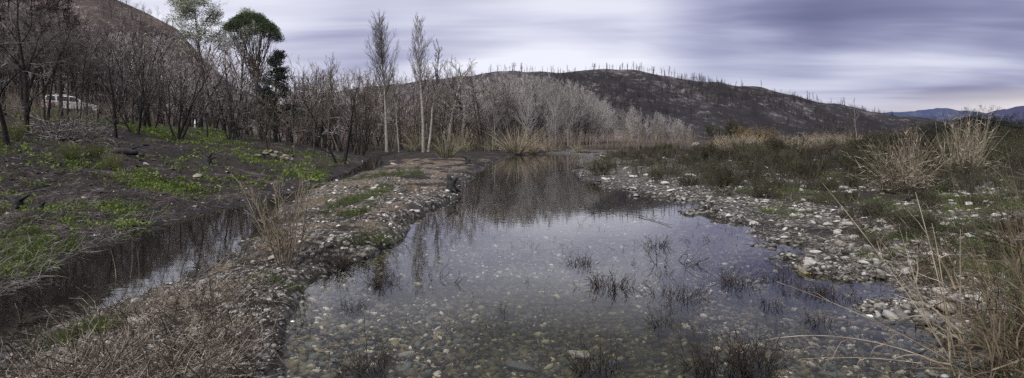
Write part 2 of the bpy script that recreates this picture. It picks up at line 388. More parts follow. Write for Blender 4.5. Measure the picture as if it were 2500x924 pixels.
# ------------------------------------------------------------------ ground
def ground_material():
    m, nt, out = new_mat('burnt_valley_ground'); L = nt.links.new
    tc = N(nt, 'ShaderNodeTexCoord'); at = N(nt, 'ShaderNodeVertexColor', layer_name='Tint'); sp = N(nt, 'ShaderNodeSeparateColor'); L(at.outputs[0], sp.inputs[0])
    n1 = N(nt, 'ShaderNodeTexNoise', i_Scale=.7, i_Detail=8, i_Roughness=.7); L(tc.outputs['Object'], n1.inputs['Vector'])
    n2 = N(nt, 'ShaderNodeTexNoise', i_Scale=9, i_Detail=6, i_Roughness=.75); L(tc.outputs['Object'], n2.inputs['Vector'])
    soil = ramp(nt, [(.32, (.0075, .006, .0055)), (.48, (.018, .0138, .0125)), (.58, (.037, .0275, .025)), (.69, (.115, .091, .085))]); L(n1.outputs['Fac'], soil.inputs[0])
    fine = ramp(nt, [(.3, (.45, .44, .43)), (.55, (1, 1, 1)), (.75, (1.7, 1.65, 1.6))]); L(n2.outputs['Fac'], fine.inputs[0])
    mu = N(nt, 'ShaderNodeMix', data_type='RGBA', blend_type='MULTIPLY'); mu.inputs[0].default_value = 1; L(soil.outputs[0], mu.inputs[6]); L(fine.outputs[0], mu.inputs[7])
    # gravel
    vo = N(nt, 'ShaderNodeTexVoronoi', i_Scale=13.0); L(tc.outputs['Object'], vo.inputs['Vector'])
    vc = N(nt, 'ShaderNodeSeparateColor'); L(vo.outputs['Color'], vc.inputs[0])
    gr = ramp(nt, [(.0, (.03, .026, .022)), (.4, (.08, .07, .06)), (.75, (.22, .205, .185)), (1, (.48, .46, .43))]); L(vc.outputs[0], gr.inputs[0])
    ed = ramp(nt, [(.1, (1, 1, 1)), (.75, (.25, .24, .23))]); L(vo.outputs['Distance'], ed.inputs[0])
    gm = N(nt, 'ShaderNodeMix', data_type='RGBA', blend_type='MULTIPLY'); gm.inputs[0].default_value = 1; L(gr.outputs[0], gm.inputs[6]); L(ed.outputs[0], gm.inputs[7])
    def mixby(chan, a, b, lo=.35, hi=.65, noise=n2):
        ad = N(nt, 'ShaderNodeMath', operation='ADD'); L(sp.outputs[chan], ad.inputs[0])
        sb = N(nt, 'ShaderNodeMath', operation='MULTIPLY_ADD'); L(noise.outputs['Fac'], sb.inputs[0]); sb.inputs[1].default_value = .9; sb.inputs[2].default_value = -.45; L(sb.outputs[0], ad.inputs[1])
        mr = N(nt, 'ShaderNodeMapRange', clamp=True); mr.inputs[1].default_value = lo; mr.inputs[2].default_value = hi; L(ad.outputs[0], mr.inputs[0])
        mx = N(nt, 'ShaderNodeMix', data_type='RGBA'); L(mr.outputs[0], mx.inputs[0]); L(a, mx.inputs[6]); L(b, mx.inputs[7]); return mx.outputs[2]
    c = mixby(0, mu.outputs[2], gm.outputs[2])
    st = ramp(nt, [(.3, (.04, .03, .022)), (.5, (.11, .085, .062)), (.68, (.30, .245, .185))]); L(n2.outputs['Fac'], st.inputs[0])
    c = mixby(2, c, st.outputs[0], .4, .8)
    g = ramp(nt, [(.3, (.018, .022, .009)), (.55, (.045, .058, .02)), (.75, (.09, .11, .04))]); L(n2.outputs['Fac'], g.inputs[0])
    c = mixby(1, c, g.outputs[0], .3, .8)
    b = N(nt, 'ShaderNodeBsdfPrincipled', i_Roughness=.9); b.inputs['Specular IOR Level'].default_value = .25
    # damp rim and bed by height
    ge = N(nt, 'ShaderNodeNewGeometry'); sx_ = N(nt, 'ShaderNodeSeparateXYZ'); L(ge.outputs['Position'], sx_.inputs[0])
    wet = N(nt, 'ShaderNodeMapRange', clamp=True); wet.inputs[1].default_value = .0; wet.inputs[2].default_value = .10; wet.inputs[3].default_value = .55; wet.inputs[4].default_value = 1.0; L(sx_.outputs[2], wet.inputs[0])
    cm = N(nt, 'ShaderNodeMix', data_type='RGBA', blend_type='MULTIPLY'); cm.inputs[0].default_value = 1; L(c, cm.inputs[6]); L(wet.outputs[0], cm.inputs[7])
    L(cm.outputs[2], b.inputs['Base Color'])
    rr = N(nt, 'ShaderNodeMapRange', clamp=True); rr.inputs[1].default_value = .0; rr.inputs[2].default_value = .12; rr.inputs[3].default_value = .62; rr.inputs[4].default_value = .92; L(sx_.outputs[2], rr.inputs[0]); L(rr.outputs[0], b.inputs['Roughness'])
    hs = N(nt, 'ShaderNodeMath', operation='MULTIPLY_ADD'); L(vo.outputs['Distance'], hs.inputs[0]); hs.inputs[1].default_value = -.6; L(n2.outputs['Fac'], hs.inputs[2])
    bp = N(nt, 'ShaderNodeBump', i_Strength=.9); bp.inputs['Distance'].default_value = .05; L(hs.outputs[0], bp.inputs['Height']); L(bp.outputs[0], b.inputs['Normal'])
    L(b.outputs[0], out.inputs[0]); return m

idx = np.arange(nx * ny).reshape(ny, nx)
gq = np.stack([idx[:-1, :-1], idx[:-1, 1:], idx[1:, 1:], idx[1:, :-1]], -1).reshape(-1, 4)
# far off the ground is level
HF = H * sstep(2500, 900, np.hypot(GX, GY))
gcol = np.stack([GRAV, GREEN, STRAW], -1).reshape(-1, 3)
me = make_mesh('ground', np.stack([GX, GY, HF], -1).reshape(-1, 3), [gq], [ground_material()], color=gcol)
tag(link('ground', me), kind='structure')

# ------------------------------------------------------------------ water
def water_material():
    m, nt, out = new_mat('clear_still_water'); L = nt.links.new
    tc = N(nt, 'ShaderNodeTexCoord'); mp = N(nt, 'ShaderNodeMapping'); mp.inputs['Scale'].default_value = (1.2, 2.6, 1); L(tc.outputs['Object'], mp.inputs[0])
    n1 = N(nt, 'ShaderNodeTexNoise', i_Scale=2.2, i_Detail=3, i_Roughness=.55); L(mp.outputs[0], n1.inputs['Vector'])
    bp = N(nt, 'ShaderNodeBump', i_Strength=.03); bp.inputs['Distance'].default_value = .03; L(n1.outputs['Fac'], bp.inputs['Height'])
    fr = N(nt, 'ShaderNodeFresnel', i_IOR=1.44); L(bp.outputs[0], fr.inputs['Normal'])
    gl = N(nt, 'ShaderNodeBsdfGlossy', i_Roughness=.02); gl.inputs['Color'].default_value = (.95, .95, .97, 1); L(bp.outputs[0], gl.inputs['Normal'])
    tr = N(nt, 'ShaderNodeBsdfTransparent'); tr.inputs['Color'].default_value = (.88, .86, .78, 1)
    ms = N(nt, 'ShaderNodeMixShader'); L(fr.outputs[0], ms.inputs[0]); L(tr.outputs[0], ms.inputs[1]); L(gl.outputs[0], ms.inputs[2]); L(ms.outputs[0], out.inputs[0])
    return m
WM = water_material()
V = np.array([(-5.2, -4, 0), (6.5, -4, 0), (8.5, 66, 0), (-5, 66, 0)], float)
V = np.array([(-2.6, -4, 0), (7.5, -4, 0), (9, 66, 0), (-2.6, 66, 0)], float)
tag(link('pond_water', make_mesh('pond_water', V, [np.array([[0, 1, 2, 3]])], [WM])), kind='structure')
V = np.array([(-16, -4, 0), (-2.6, -4, 0), (-2.6, 66, 0), (-16, 66, 0)], float)
tag(link('stream_water', make_mesh('stream_water', V, [np.array([[0, 1, 2, 3]])], [WM])), kind='structure')

# ------------------------------------------------------------------ hills
def hill_material(name, soil, rock, scale):
    m, nt, out = new_mat(name); L = nt.links.new
    tc = N(nt, 'ShaderNodeTexCoord')
    mp = N(nt, 'ShaderNodeMapping'); mp.inputs['Scale'].default_value = (1, .35, 1.3); L(tc.outputs['Object'], mp.inputs[0])
    n1 = N(nt, 'ShaderNodeTexNoise', i_Scale=scale, i_Detail=10, i_Roughness=.72); L(mp.outputs[0], n1.inputs['Vector'])
    n2 = N(nt, 'ShaderNodeTexNoise', i_Scale=scale * 11, i_Detail=6, i_Roughness=.8); L(mp.outputs[0], n2.inputs['Vector'])
    c1 = ramp(nt, soil); L(n1.outputs['Fac'], c1.inputs[0])
    ad = N(nt, 'ShaderNodeMath', operation='MULTIPLY_ADD'); L(n1.outputs['Fac'], ad.inputs[0]); ad.inputs[1].default_value = .55; L(n2.outputs['Fac'], ad.inputs[2])
    f = ramp(nt, [(.82, (0, 0, 0)), (.98, (1, 1, 1))]); 
    mr = N(nt, 'ShaderNodeMapRange', clamp=True); mr.inputs[1].default_value = .80; mr.inputs[2].default_value = 1.02; L(ad.outputs[0], mr.inputs[0])
    mx = N(nt, 'ShaderNodeMix', data_type='RGBA'); mx.inputs[7].default_value = (*rock, 1); L(mr.outputs[0], mx.inputs[0]); L(c1.outputs[0], mx.inputs[6])
    b = N(nt, 'ShaderNodeBsdfPrincipled', i_Roughness=.95); b.inputs['Specular IOR Level'].default_value = .1
    bp = N(nt, 'ShaderNodeBump', i_Strength=.8); bp.inputs['Distance'].default_value = 2.5; L(ad.outputs[0], bp.inputs['Height']); L(bp.outputs[0], b.inputs['Normal'])
    L(mx.outputs[2], b.inputs['Base Color']); L(b.outputs[0], out.inputs[0]); return m

def zof(py, Y): return EYE + (HZ - py) / F * Y
# main burnt hill: crest line as seen, standing 450 m away
cp = [-400, 300, 560, 700, 800, 880, 960, 1060, 1150, 1200, 1320, 1400, 1480, 1545, 1620, 1700, 1760, 1850, 1950, 2050, 2120, 2180, 2300, 2600, 3200]
cy = [330, 306, 282, 262, 240, 222, 209, 203, 197, 191, 187, 183, 176, 181, 192, 199, 203, 220, 238, 256, 270, 284, 300, 318, 335]
def hill_h(x, y):
    px = CX + F * x / np.maximum(y, 30)
    # crest height over the valley
    zr = zof(np.interp(px, cp, cy), 450) * 1.0
    s = np.where(y < 450, sstep(150, 480, y) ** 1.05 * 1.06, sstep(900, 430, y) * 1.0)
    s = np.minimum(s, 1.0) if False else s
    g = (fbm(x * .012, y * .012, 91, 5) - .5)
    g2 = (fbm(x * .05, y * .02, 92, 4) - .5)
    amp = s * (1 - .55 * sstep(330, 430, y))
    return zr * s + (g * 26 + g2 * 10) * amp - 1.0
hx = np.linspace(-420, 560, 300); hy = np.concatenate([np.linspace(140, 470, 170), np.linspace(480, 900, 40)])
HX, HY = np.meshgrid(hx, hy); HH = hill_h(HX, HY)
# keep the crest where the photo has it: rescale each sight column by its highest angle
ang = HH
ii = np.arange(HX.size).reshape(HX.shape)
hq = np.stack([ii[:-1, :-1], ii[:-1, 1:], ii[1:, 1:], ii[1:, :-1]], -1).reshape(-1, 4)
HM = hill_material('burnt_hillside', [(.3, (.015, .014, .017)), (.5, (.034, .031, .035)), (.62, (.06, .054, .057)), (.75, (.10, .091, .094))], (.26, .24, .245), .022)
tag(link('burnt_hill', make_mesh('burnt_hill', np.stack([HX, HY, HH], -1).reshape(-1, 3), [hq], [HM])), kind='structure')

# left hill, close, tan, descending to the right behind the wood
lp = [-900, 0, 150, 235, 270, 330, 400, 440, 500, 560, 640, 720, 900, 1400]
ly = [-160, -120, -60, -25, 12, 45, 76, 98, 165, 222, 262, 285, 315, 335]
def lhill_h(x, y):
    px = CX + F * x / np.maximum(y, 20)
    zr = zof(np.interp(px, lp, ly), 190)
    s = np.where(y < 190, sstep(60, 205, y) * 1.05, sstep(420, 180, y))
    return zr * s + ((fbm(x * .03, y * .03, 95, 5) - .5) * 8 + (fbm(x * .15, y * .1, 96, 3) - .5) * 3) * s * (1 - .6 * sstep(150, 190, y)) + 3.0 * s - 1
lx = np.linspace(-330, 30, 200); ly_ = np.concatenate([np.linspace(55, 210, 120), np.linspace(215, 420, 30)])
LX, LY = np.meshgrid(lx, ly_); LH = lhill_h(LX, LY)
ii = np.arange(LX.size).reshape(LX.shape)
lq = np.stack([ii[:-1, :-1], ii[:-1, 1:], ii[1:, 1:], ii[1:, :-1]], -1).reshape(-1, 4)
LM = hill_material('tan_hillside', [(.3, (.04, .031, .028)), (.5, (.105, .084, .074)), (.66, (.19, .155, .135)), (.8, (.26, .22, .19))], (.40, .36, .33), .06)
tag(link('tan_hill', make_mesh('tan_hill', np.stack([LX, LY, LH], -1).reshape(-1, 3), [lq], [LM])), kind='structure')

# far hills on the right, aerial haze painted into their blue colour
def far_ridge(name, pts, Y, mat, depth, seed):
    px = np.linspace(pts[0][0], pts[-1][0], 160); py = np.interp(px, [p[0] for p in pts], [p[1] for p in pts])
    py = py + (fbm(px * .06, px * 0, seed, 4) - .5) * 5
    rows = []
    for k, (s, dy) in enumerate([(0, -depth), (.35, -depth * .6), (.75, -depth * .25), (1, 0), (.6, depth * .5), (0, depth)]):
        yy = Y + dy + (vnoise(px * .1, px * 0 + k, seed) - .5) * depth * .1
        rows.append(np.stack([(px - CX) / F * Y, yy, zof(py, Y) * s * (1 + (0 if s in (0, 1) else .15) * (fbm(px * .09, px * 0 + k, seed + 3, 3) - .5))], -1))
    V = np.stack(rows); ii = np.arange(V.shape[0] * V.shape[1]).reshape(V.shape[:2])
    q = np.stack([ii[:-1, :-1], ii[:-1, 1:], ii[1:, 1:], ii[1:, :-1]], -1).reshape(-1, 4)
    tag(link(name, make_mesh(name, V.reshape(-1, 3), [q], [mat])), kind='structure')
BM = hill_material('haze_tinted_hillside', [(.3, (.038, .05, .10)), (.6, (.052, .066, .125)), (.8, (.07, .085, .15))], (.12, .135, .19), .0016)
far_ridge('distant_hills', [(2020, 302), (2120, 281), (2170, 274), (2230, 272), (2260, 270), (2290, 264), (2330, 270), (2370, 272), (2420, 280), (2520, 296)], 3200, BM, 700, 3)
BM2 = hill_material('dim_haze_tinted_hillside', [(.3, (.04, .042, .085)), (.6, (.055, .058, .11)), (.8, (.075, .078, .14))], (.12, .12, .18), .002)
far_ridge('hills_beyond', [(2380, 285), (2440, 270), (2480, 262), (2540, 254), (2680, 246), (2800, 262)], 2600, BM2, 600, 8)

# ------------------------------------------------------------------ tree kinds: each is (trunk mesh, crown mesh, height)
def variant(name, parts, trunk_mat, crown_mat, sides0=7, leaf=None, leafmat=None, trunk_levels=1):
    tb = MB(); cb = MB()
    for k, (P, R) in enumerate(parts):
        s = sides0 if k == 0 else (4 if k == 1 else 3)
        V, f = tubes(P, R, s)
        (tb if k < trunk_levels else cb).add(V, f)
    cm = [crown_mat]
    if leaf is not None:
        V, f = leaf; cb.add(V, f, 1); cm.append(leafmat)
    h = max(v[:, 2].max() for v in cb.V + tb.V)
    return (tb.mesh(name + '_trunk', [trunk_mat]), cb.mesh(name + '_crown', cm), float(h))

def stems(rng, n, spread, tilt, L, R, nseg=8, wig=.08, up=.03, tip=.15, lo=.75):
    a = rng.uniform(0, 2 * math.pi, n)
    st = np.stack([np.cos(a) * spread * rng.uniform(.2, 1, n), np.sin(a) * spread * rng.uniform(.2, 1, n), np.full(n, -.15)], -1)
    ti = tilt * rng.uniform(.3, 1.2, n)
    d = np.stack([np.cos(a) * np.sin(ti), np.sin(a) * np.sin(ti), np.cos(ti)], -1)
    Ls = L * rng.uniform(lo, 1.1, n)
    P, Rr = run(st, d, Ls, R * rng.uniform(.7, 1.1, n), nseg, wig, up, rng, tip)
    return P, Rr, Ls

def v_burnt(seed, n=1, dense=1.0, tilt=.12, tm='char', cm='charcrown', h=8, r=.11, t0=.16):
    rng = np.random.default_rng(seed)
    P, R, L = stems(rng, n, .05 if n == 1 else .3, tilt, h, r, 9, .07, .03)
    R[:, 0] *= 1.35
    k = lambda a: max(2, int(a * dense))
    parts = grow(rng, P, R, L, [
        dict(n=k(17 if n < 3 else 10), t0=t0, t1=.97, ang=.85, asd=.2, len=.52, rad=.5, nseg=6, wig=.16, up=.09, rmin=.022),
        dict(n=k(8), t0=.2, t1=1, ang=.7, asd=.2, len=.5, rad=.55, nseg=4, wig=.2, up=.05, rmin=.015),
        dict(n=k(7), t0=.15, t1=1, ang=.65, asd=.2, len=.55, rad=.6, nseg=3, wig=.22, up=.05, rmin=.011),
        dict(n=3, t0=.2, t1=1, ang=.55, len=.6, rad=.7, nseg=2, wig=.2, up=.05, rmin=.009)])
    return variant('burnt_tree', parts, M[tm], M[cm], trunk_levels=2)

BURNT1 = [v_burnt(100 + i, dense=(.8, .7, .85, .75)[i], tilt=.2) for i in range(4)]
BURNTM = [v_burnt(120 + i, n=4, tilt=.35, h=7, r=.085, dense=.62) for i in range(4)]
BURNTH = [v_burnt(160 + i, n=1 + i, t0=.5, tilt=.15, h=8, r=.12 - .02 * i) for i in range(3)]
BROWN = [v_burnt(140 + i, n=(1, 3, 5, 6)[i], tilt=.3, tm='brown', cm='browncrown', h=8, r=.09, dense=(.8, .72, .62, .62)[i]) for i in range(4)]

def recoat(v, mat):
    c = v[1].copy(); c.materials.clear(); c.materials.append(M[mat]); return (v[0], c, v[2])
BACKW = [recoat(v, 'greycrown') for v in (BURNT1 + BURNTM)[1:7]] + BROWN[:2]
def v_poplar(seed, h=14, narrow=.42, base=.35, n=1, r=.16, tm='pale', cm='poptwig', k1=34, k2=9, k3=6, ln=.30, tilt=.03, tw=1.0):
    rng = np.random.default_rng(seed)
    P, R, L = stems(rng, n, .05 if n == 1 else .25, tilt, h, r, 10, .025, .05, tip=.06)
    parts = grow(rng, P, R, L, [
        dict(n=k1, t0=base, t1=.985, ang=narrow, asd=.1, len=ln, rad=.36, nseg=6, wig=.07, up=.11, rmin=.020 * tw, shape=lambda t: np.clip(1.25 - t, .12, 1) * np.clip((t - base + .12) * 5, .4, 1)),
        dict(n=k2, t0=.15, t1=1, ang=.5, len=.45, rad=.55, nseg=3, wig=.1, up=.10, rmin=.014 * tw),
        dict(n=k3, t0=.15, t1=1, ang=.5, len=.55, rad=.65, nseg=2, wig=.12, up=.08, rmin=.010 * tw)])
    return variant('poplar', parts, M[tm], M[cm])

GROVE = [v_poplar(200 + i, h=10, narrow=.62, base=.2, n=(1, 1, 2, 1, 3)[i], r=.065, cm='grovetwig', k1=28, k2=9, k3=6, ln=.40, tilt=.12, tw=1.25) for i in range(5)]
TALL1 = v_poplar(230, h=17, narrow=.52, base=.40, r=.19, k1=64, k2=10, k3=7, ln=.42)
TALL2 = v_poplar(233, h=17, narrow=.50, base=.42, r=.19, k1=52, k2=9, k3=6, ln=.30)
YOUNG = [v_poplar(240 + i, h=9, narrow=.5, base=.25, r=.08, k1=18, k2=7, k3=5, ln=.28, cm='browncrown', tm='brown') for i in range(2)]

YPALE = v_poplar(247, h=9, narrow=.5, base=.45, r=.085, k1=20, k2=7, k3=5, ln=.3)
def v_pine(seed, kind):
    rng = np.random.default_rng(seed); lsz = .18
    if kind == 'umbrella':
        h = 11.5; rm = 2.9
        P, R, L = stems(rng, 1, .02, .04, h * .62, .23, 8, .035, .02, tip=.5)
        nb = 54; t = rng.uniform(.55, 1, nb); base = np.stack([np.interp(t * 8, np.arange(9), P[0, :, k]) for k in range(3)], -1)
        rr = rm * np.sqrt(rng.uniform(.02, 1, nb)); aa = rng.uniform(0, 6.28, nb)
        tx = P[0, -1, 0] + rr * np.cos(aa); ty = P[0, -1, 1] + rr * np.sin(aa); tz = h - .35 - .17 * rr ** 2 - .25 * np.maximum(np.cos(aa - .4), 0) * rr
        end = np.stack([tx, ty, tz], -1); mid = base * .45 + end * .55; mid[:, 2] = base[:, 2] * .62 + end[:, 2] * .38
        u = np.linspace(0, 1, 9)[None, :, None]
        LP = (1 - u) ** 2 * base[:, None] + 2 * u * (1 - u) * mid[:, None] + u * u * end[:, None]; LP = LP + rng.normal(size=LP.shape) * .05 * np.minimum(u * 4, 1)
        LR = np.linspace(1, .3, 9)[None] * rng.uniform(.04, .075, (nb, 1)); LL = np.linalg.norm(end - base, axis=1)
        parts = [(P, R)] + grow(rng, LP, LR, LL, [dict(n=5, t0=.68, t1=1, ang=.5, len=.18, rad=.5, nseg=4, wig=.14, up=.07, rmin=.012), dict(n=3, t0=.3, t1=1, ang=.55, len=.5, rad=.6, nseg=3, wig=.2, up=.03, rmin=.010)])
        m = 560; r2 = rm * 1.04 * np.sqrt(rng.uniform(0, 1, m)); a2 = rng.uniform(0, 6.28, m)
        cl = np.stack([P[0, -1, 0] + r2 * np.cos(a2), P[0, -1, 1] + r2 * np.sin(a2), h - .1 - .15 * r2 ** 2 - .25 * np.maximum(np.cos(a2 - .4), 0) * r2 - rng.uniform(0, .38, m)], -1)
        cl = cl[fbm(cl[:, 0] * 1.1, cl[:, 1] * 1.1, 5, 3) > .43]
        tips = cl
        k = 46; sp = .22; lsz = .17
        mat = 'pineneedle'
    elif kind == 'pale':
        h = 13
        P, R, L = stems(rng, 1, .02, .06, h, .17, 9, .05, .02, tip=.1)
        parts = grow(rng, P, R, L, [
            dict(n=30, t0=.35, t1=1, ang=.72, len=.36, rad=.45, nseg=6, wig=.13, up=.08, rmin=.02, shape=lambda t: 1.15 - .75 * t),
            dict(n=7, t0=.3, t1=1, ang=.6, len=.5, rad=.55, nseg=4, wig=.18, up=.06, rmin=.016),
            dict(n=5, t0=.3, t1=1, ang=.6, len=.5, rad=.6, nseg=3, wig=.2, up=.05, rmin=.012)])
        tips = np.concatenate([parts[2][0][:, -1], parts[2][0][:, 3], parts[2][0][:, 2], parts[1][0][:, -1]])
        keep = sstep(h * .42, h * .8, tips[:, 2]) * sstep(.36, .46, fbm(tips[:, 0] * .8 + tips[:, 2] * .5, tips[:, 1] * .8 + tips[:, 2] * .6, 9, 2))
        tips = tips[rng.uniform(size=len(tips)) < keep]
        k = 40; sp = .24; mat = 'paleneedle'; lsz = .14
    elif kind == 'dark':
        h = 8
        P, R, L = stems(rng, 1, .02, .02, h, .14, 8, .02, .03, tip=.08)
        parts = grow(rng, P, R, L, [
            dict(n=60, t0=.12, t1=.99, ang=1.2, asd=.15, len=.30, rad=.35, nseg=5, wig=.1, up=.02, rmin=.012, shape=lambda t: 1.1 - t),
            dict(n=7, t0=.2, t1=1, ang=.8, len=.42, rad=.5, nseg=3, wig=.15, up=0, rmin=.008)])
        tips = np.concatenate([parts[2][0][:, -1], parts[2][0][:, 1], parts[1][0][:, 3]])
        k = 13; sp = .17; mat = 'darkneedle'; lsz = .15
    else:   # dead pine with brown needles
        h = 12
        P, R, L = stems(rng, 1, .02, .04, h, .2, 9, .03, .02, tip=.1)
        parts = grow(rng, P, R, L, [
            dict(n=36, t0=.25, t1=.99, ang=1.05, len=.27, rad=.4, nseg=5, wig=.12, up=.03, rmin=.018, shape=lambda t: 1.15 - .8 * t),
            dict(n=7, t0=.2, t1=1, ang=.7, len=.48, rad=.5, nseg=3, wig=.18, up=.02, rmin=.011),
            dict(n=4, t0=.2, t1=1, ang=.6, len=.5, rad=.6, nseg=2, wig=.2, up=.0, rmin=.008)])
        tips = np.concatenate([parts[3][0][:, -1], parts[3][0][:, 1]])
        tips = tips[rng.uniform(size=len(tips)) < .55]
        k = 7; sp = .2; mat = 'deadneedle'
    pts = np.repeat(tips, k, 0) + np.clip(rng.normal(size=(len(tips) * k, 3)), -1.4, 1.4) * sp * np.array([1, 1, .6])
    leaf = leafquads(pts, lsz, .28, rng, .5)
    return variant(kind + '_pine', parts, M['char' if kind in ('dead', 'dark') else 'brown'], M['charcrown' if kind in ('dead', 'dark') else 'browncrown'], leaf=leaf, leafmat=M[mat])

def tree(name, var, loc, height, label, cat='tree', group=None, rot=None, lean=(0, 0), wid=1.0):
    s = height / var[2]
    e = empty(name, loc, (lean[0], lean[1], RNG.uniform(0, 6.28) if rot is None else rot), (s * wid, s * wid, s))
    tag(e, label, cat, group)
    link('trunk', var[0], e); link('crown', var[1], e)
    return e

def spot(px, Y):
    x = (px - CX) / F * Y
    return np.array([x, Y, float(bil(H, x, Y))])
def tree_at(name, var, px, Y, top, label, **kw):
    p = spot(px, Y)
    h = max(1.2, zof(top, Y) - p[2])
    return tree(name, var, p, h, label, **kw)

# --- left wood: front trees that can be told apart
def ybench(px): return float(np.interp(px, [-80, 0, 150, 300, 450, 600, 720], [17, 19, 22, 27, 32, 38, 46]))
front = [(18, -3, -70, BURNT1[0], 'thick black trunk of a burnt tree cut by the left edge of the picture', 1.25),
         (62, 0, -50, BURNT1[1], 'second tall charred tree from the left edge with wide dark branches', 1.0),
         (110, 2, 20, BURNTH[1], 'charred many-stemmed tree standing just left of the white car', .9),
         (165, 4, 40, BURNTH[0], 'straight black trunk crossing in front of the white car', .8),
         (196, 1, 60, BURNTH[1], 'dark forked tree in front of the bonnet of the white car', .7),
         (236, 6, 80, BURNTH[2], 'slim grey-brown tree right behind the brushwood pile', .7),
         (215, 12, 90, BURNTH[1], 'thin grey trunk crossing the front wheel of the white car', .7),
         (284, 0, 85, BURNT1[1], 'curved dark tree on the bench right of the white car', .85),
         (330, 1, 120, BURNTM[2], 'low charred thicket tree above the brown earth mound', .9),
         (372, 3, 110, BURNTM[3], 'charred tree with upright stems above the green bench edge', .9),
         (432, 0, 130, BURNTM[1], 'fan of black stems leaning from one base above the green bench', 1.25),
         (505, 2, 130, BURNT1[0], 'burnt tree right of the black leaning stems', .9),
         (560, 2, 150, BURNTM[0], 'greyish burnt thicket tree above the stone pile', .9)]
for px, dY, top, var, lab, wid in front:
    tree_at('burnt_tree', var, px, ybench(px) + dY, top, lab, wid=wid)
rng = np.random.default_rng(3)
sky_px = [-150, 0, 100, 250, 350, 430, 520, 620, 700, 760]
sky_py = [-60, -40, 0, 40, 70, 75, 110, 135, 160, 185]
GB = 'burnt trees of the wood on the left bank'
LB = 'bare scorched tree with thin grey-brown twigs, deep in the burnt wood on the left bank'
for i in range(70):
    px = rng.uniform(-140, 740); Y = ybench(px) + 3 + rng.uniform(0, 1) ** 1.3 * 26
    if 90 < px < 255 and 34 < Y < 60: Y = 62 + rng.uniform(0, 9)
    top = np.interp(px, sky_px, sky_py) + rng.uniform(-25, 100)
    if 590 < px < 720 and Y < 54: top += 70
    var = (BURNT1 + BURNTM + BACKW[:4])[rng.integers(12)]
    if 70 < px < 275 and Y < 60: continue
    if 60 < px < 285: var = BURNTH[rng.integers(3)]
    tree_at('burnt_tree', var, px, Y, top, LB, group=GB, wid=rng.uniform(.8, 1.15))
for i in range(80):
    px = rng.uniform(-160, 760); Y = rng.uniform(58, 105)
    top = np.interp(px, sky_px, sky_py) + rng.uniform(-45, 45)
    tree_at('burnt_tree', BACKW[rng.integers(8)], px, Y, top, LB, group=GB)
# pines
DEAD = v_pine(301, 'dead'); PALE = v_pine(302, 'pale'); PALE2 = v_pine(305, 'pale'); UMB = v_pine(303, 'umbrella'); DARK = v_pine(304, 'dark')
tree_at('pine_tree', DEAD, 148, 34, -60, 'tall scorched pine full of dark dead needles rising above the white car')
tree_at('pine_tree', DEAD, 62, 40, -90, 'scorched pine with brown needles in the top left corner', wid=1.1)
tree_at('pine_tree', DEAD, 10, 30, -60, 'scorched brown pine half cut off by the left edge')
tree_at('pine_tree', PALE, 522, 62, -6, 'tall pale grey-green pine, left of the pair beside the umbrella pine', wid=1.3)
tree_at('pine_tree', PALE2, 578, 64, 10, 'slightly lower pale grey-green pine touching the umbrella pine', wid=1.0)
tree_at('umbrella_pine', UMB, 632, 60, 30, 'umbrella pine with a flat dark green crown on fanned bare branches', rot=0, wid=.82)
tree_at('conifer_tree', DARK, 672, 46, 118, 'dark almost black conical conifer under the umbrella pine', wid=1.2)
# --- thicket in the middle
GT = 'bare trees of the thicket behind the side stream'
LT = 'bare brown many-stemmed tree in the thicket between the conifer and the white poplar grove'
tk_px = [680, 740, 800, 860, 940, 1000, 1060, 1120, 1200, 1260]
tk_py = [190, 168, 160, 158, 176, 180, 168, 155, 170, 188]
for i in range(125):
    px = rng.uniform(700, 1240); Y = rng.uniform(48, 96) if px < 900 else rng.uniform(66, 105)
    top = np.interp(px, tk_px, tk_py) + rng.uniform(-22, 45)
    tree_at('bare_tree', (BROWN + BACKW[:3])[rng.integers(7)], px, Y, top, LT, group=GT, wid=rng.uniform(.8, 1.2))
tree_at('young_tree', YOUNG[0], 798, 34, 122, 'slender pale-stemmed young tree rooted on the green bank left of the side stream', rot=2)
tree_at('young_tree', YOUNG[1], 766, 38, 150, 'thin young bare tree just left of the slender pale-stemmed one', rot=1)
tree_at('bare_tree', BURNTM[2], 832, 33, 175, 'clump of dark stems at the water edge right of the slender young tree', wid=1.0)
tree_at('bare_tree', BROWN[1], 720, 36, 190, 'spreading grey bare tree above the green slope beside the dark conifer')
tree_at('bare_tree', BROWN[2], 655, 34, 215, 'low grey-lilac bare thicket tree above the stone pile')
# the two tall poplars
tree_at('poplar_tree', TALL1, 944, 57, 22, 'tallest bare poplar with a tapering dense crown, left of the pair behind the pond', rot=0.6)
tree_at('poplar_tree', YPALE, 974, 57.5, 165, 'thin leaning pale stem growing from the foot of the tallest poplar', lean=(0, -.06), rot=0)
tree_at('poplar_tree', TALL2, 1034, 58, 26, 'tall bare poplar with a narrow open crown, right of the pair behind the pond', rot=2.2)
tree_at('poplar_tree', YPALE, 1046, 60, 98, 'shorter bare poplar leaning right beside the narrow tall poplar', lean=(0, .12), rot=0, wid=1.5)
PL = v_burnt(170, n=1, tm='pale', cm='palecrown', h=8, r=.14, dense=.85, tilt=.1)
tree_at('bare_tree', PL, 1128, 74, 152, 'broad bare tree with twisting pale branches between the tall poplars and the grove', wid=1.5)
tree_at('bare_tree', PL, 1095, 80, 165, 'bare tree with pale twisting limbs, left behind the broad pale-branched one', wid=1.3, rot=2.4)
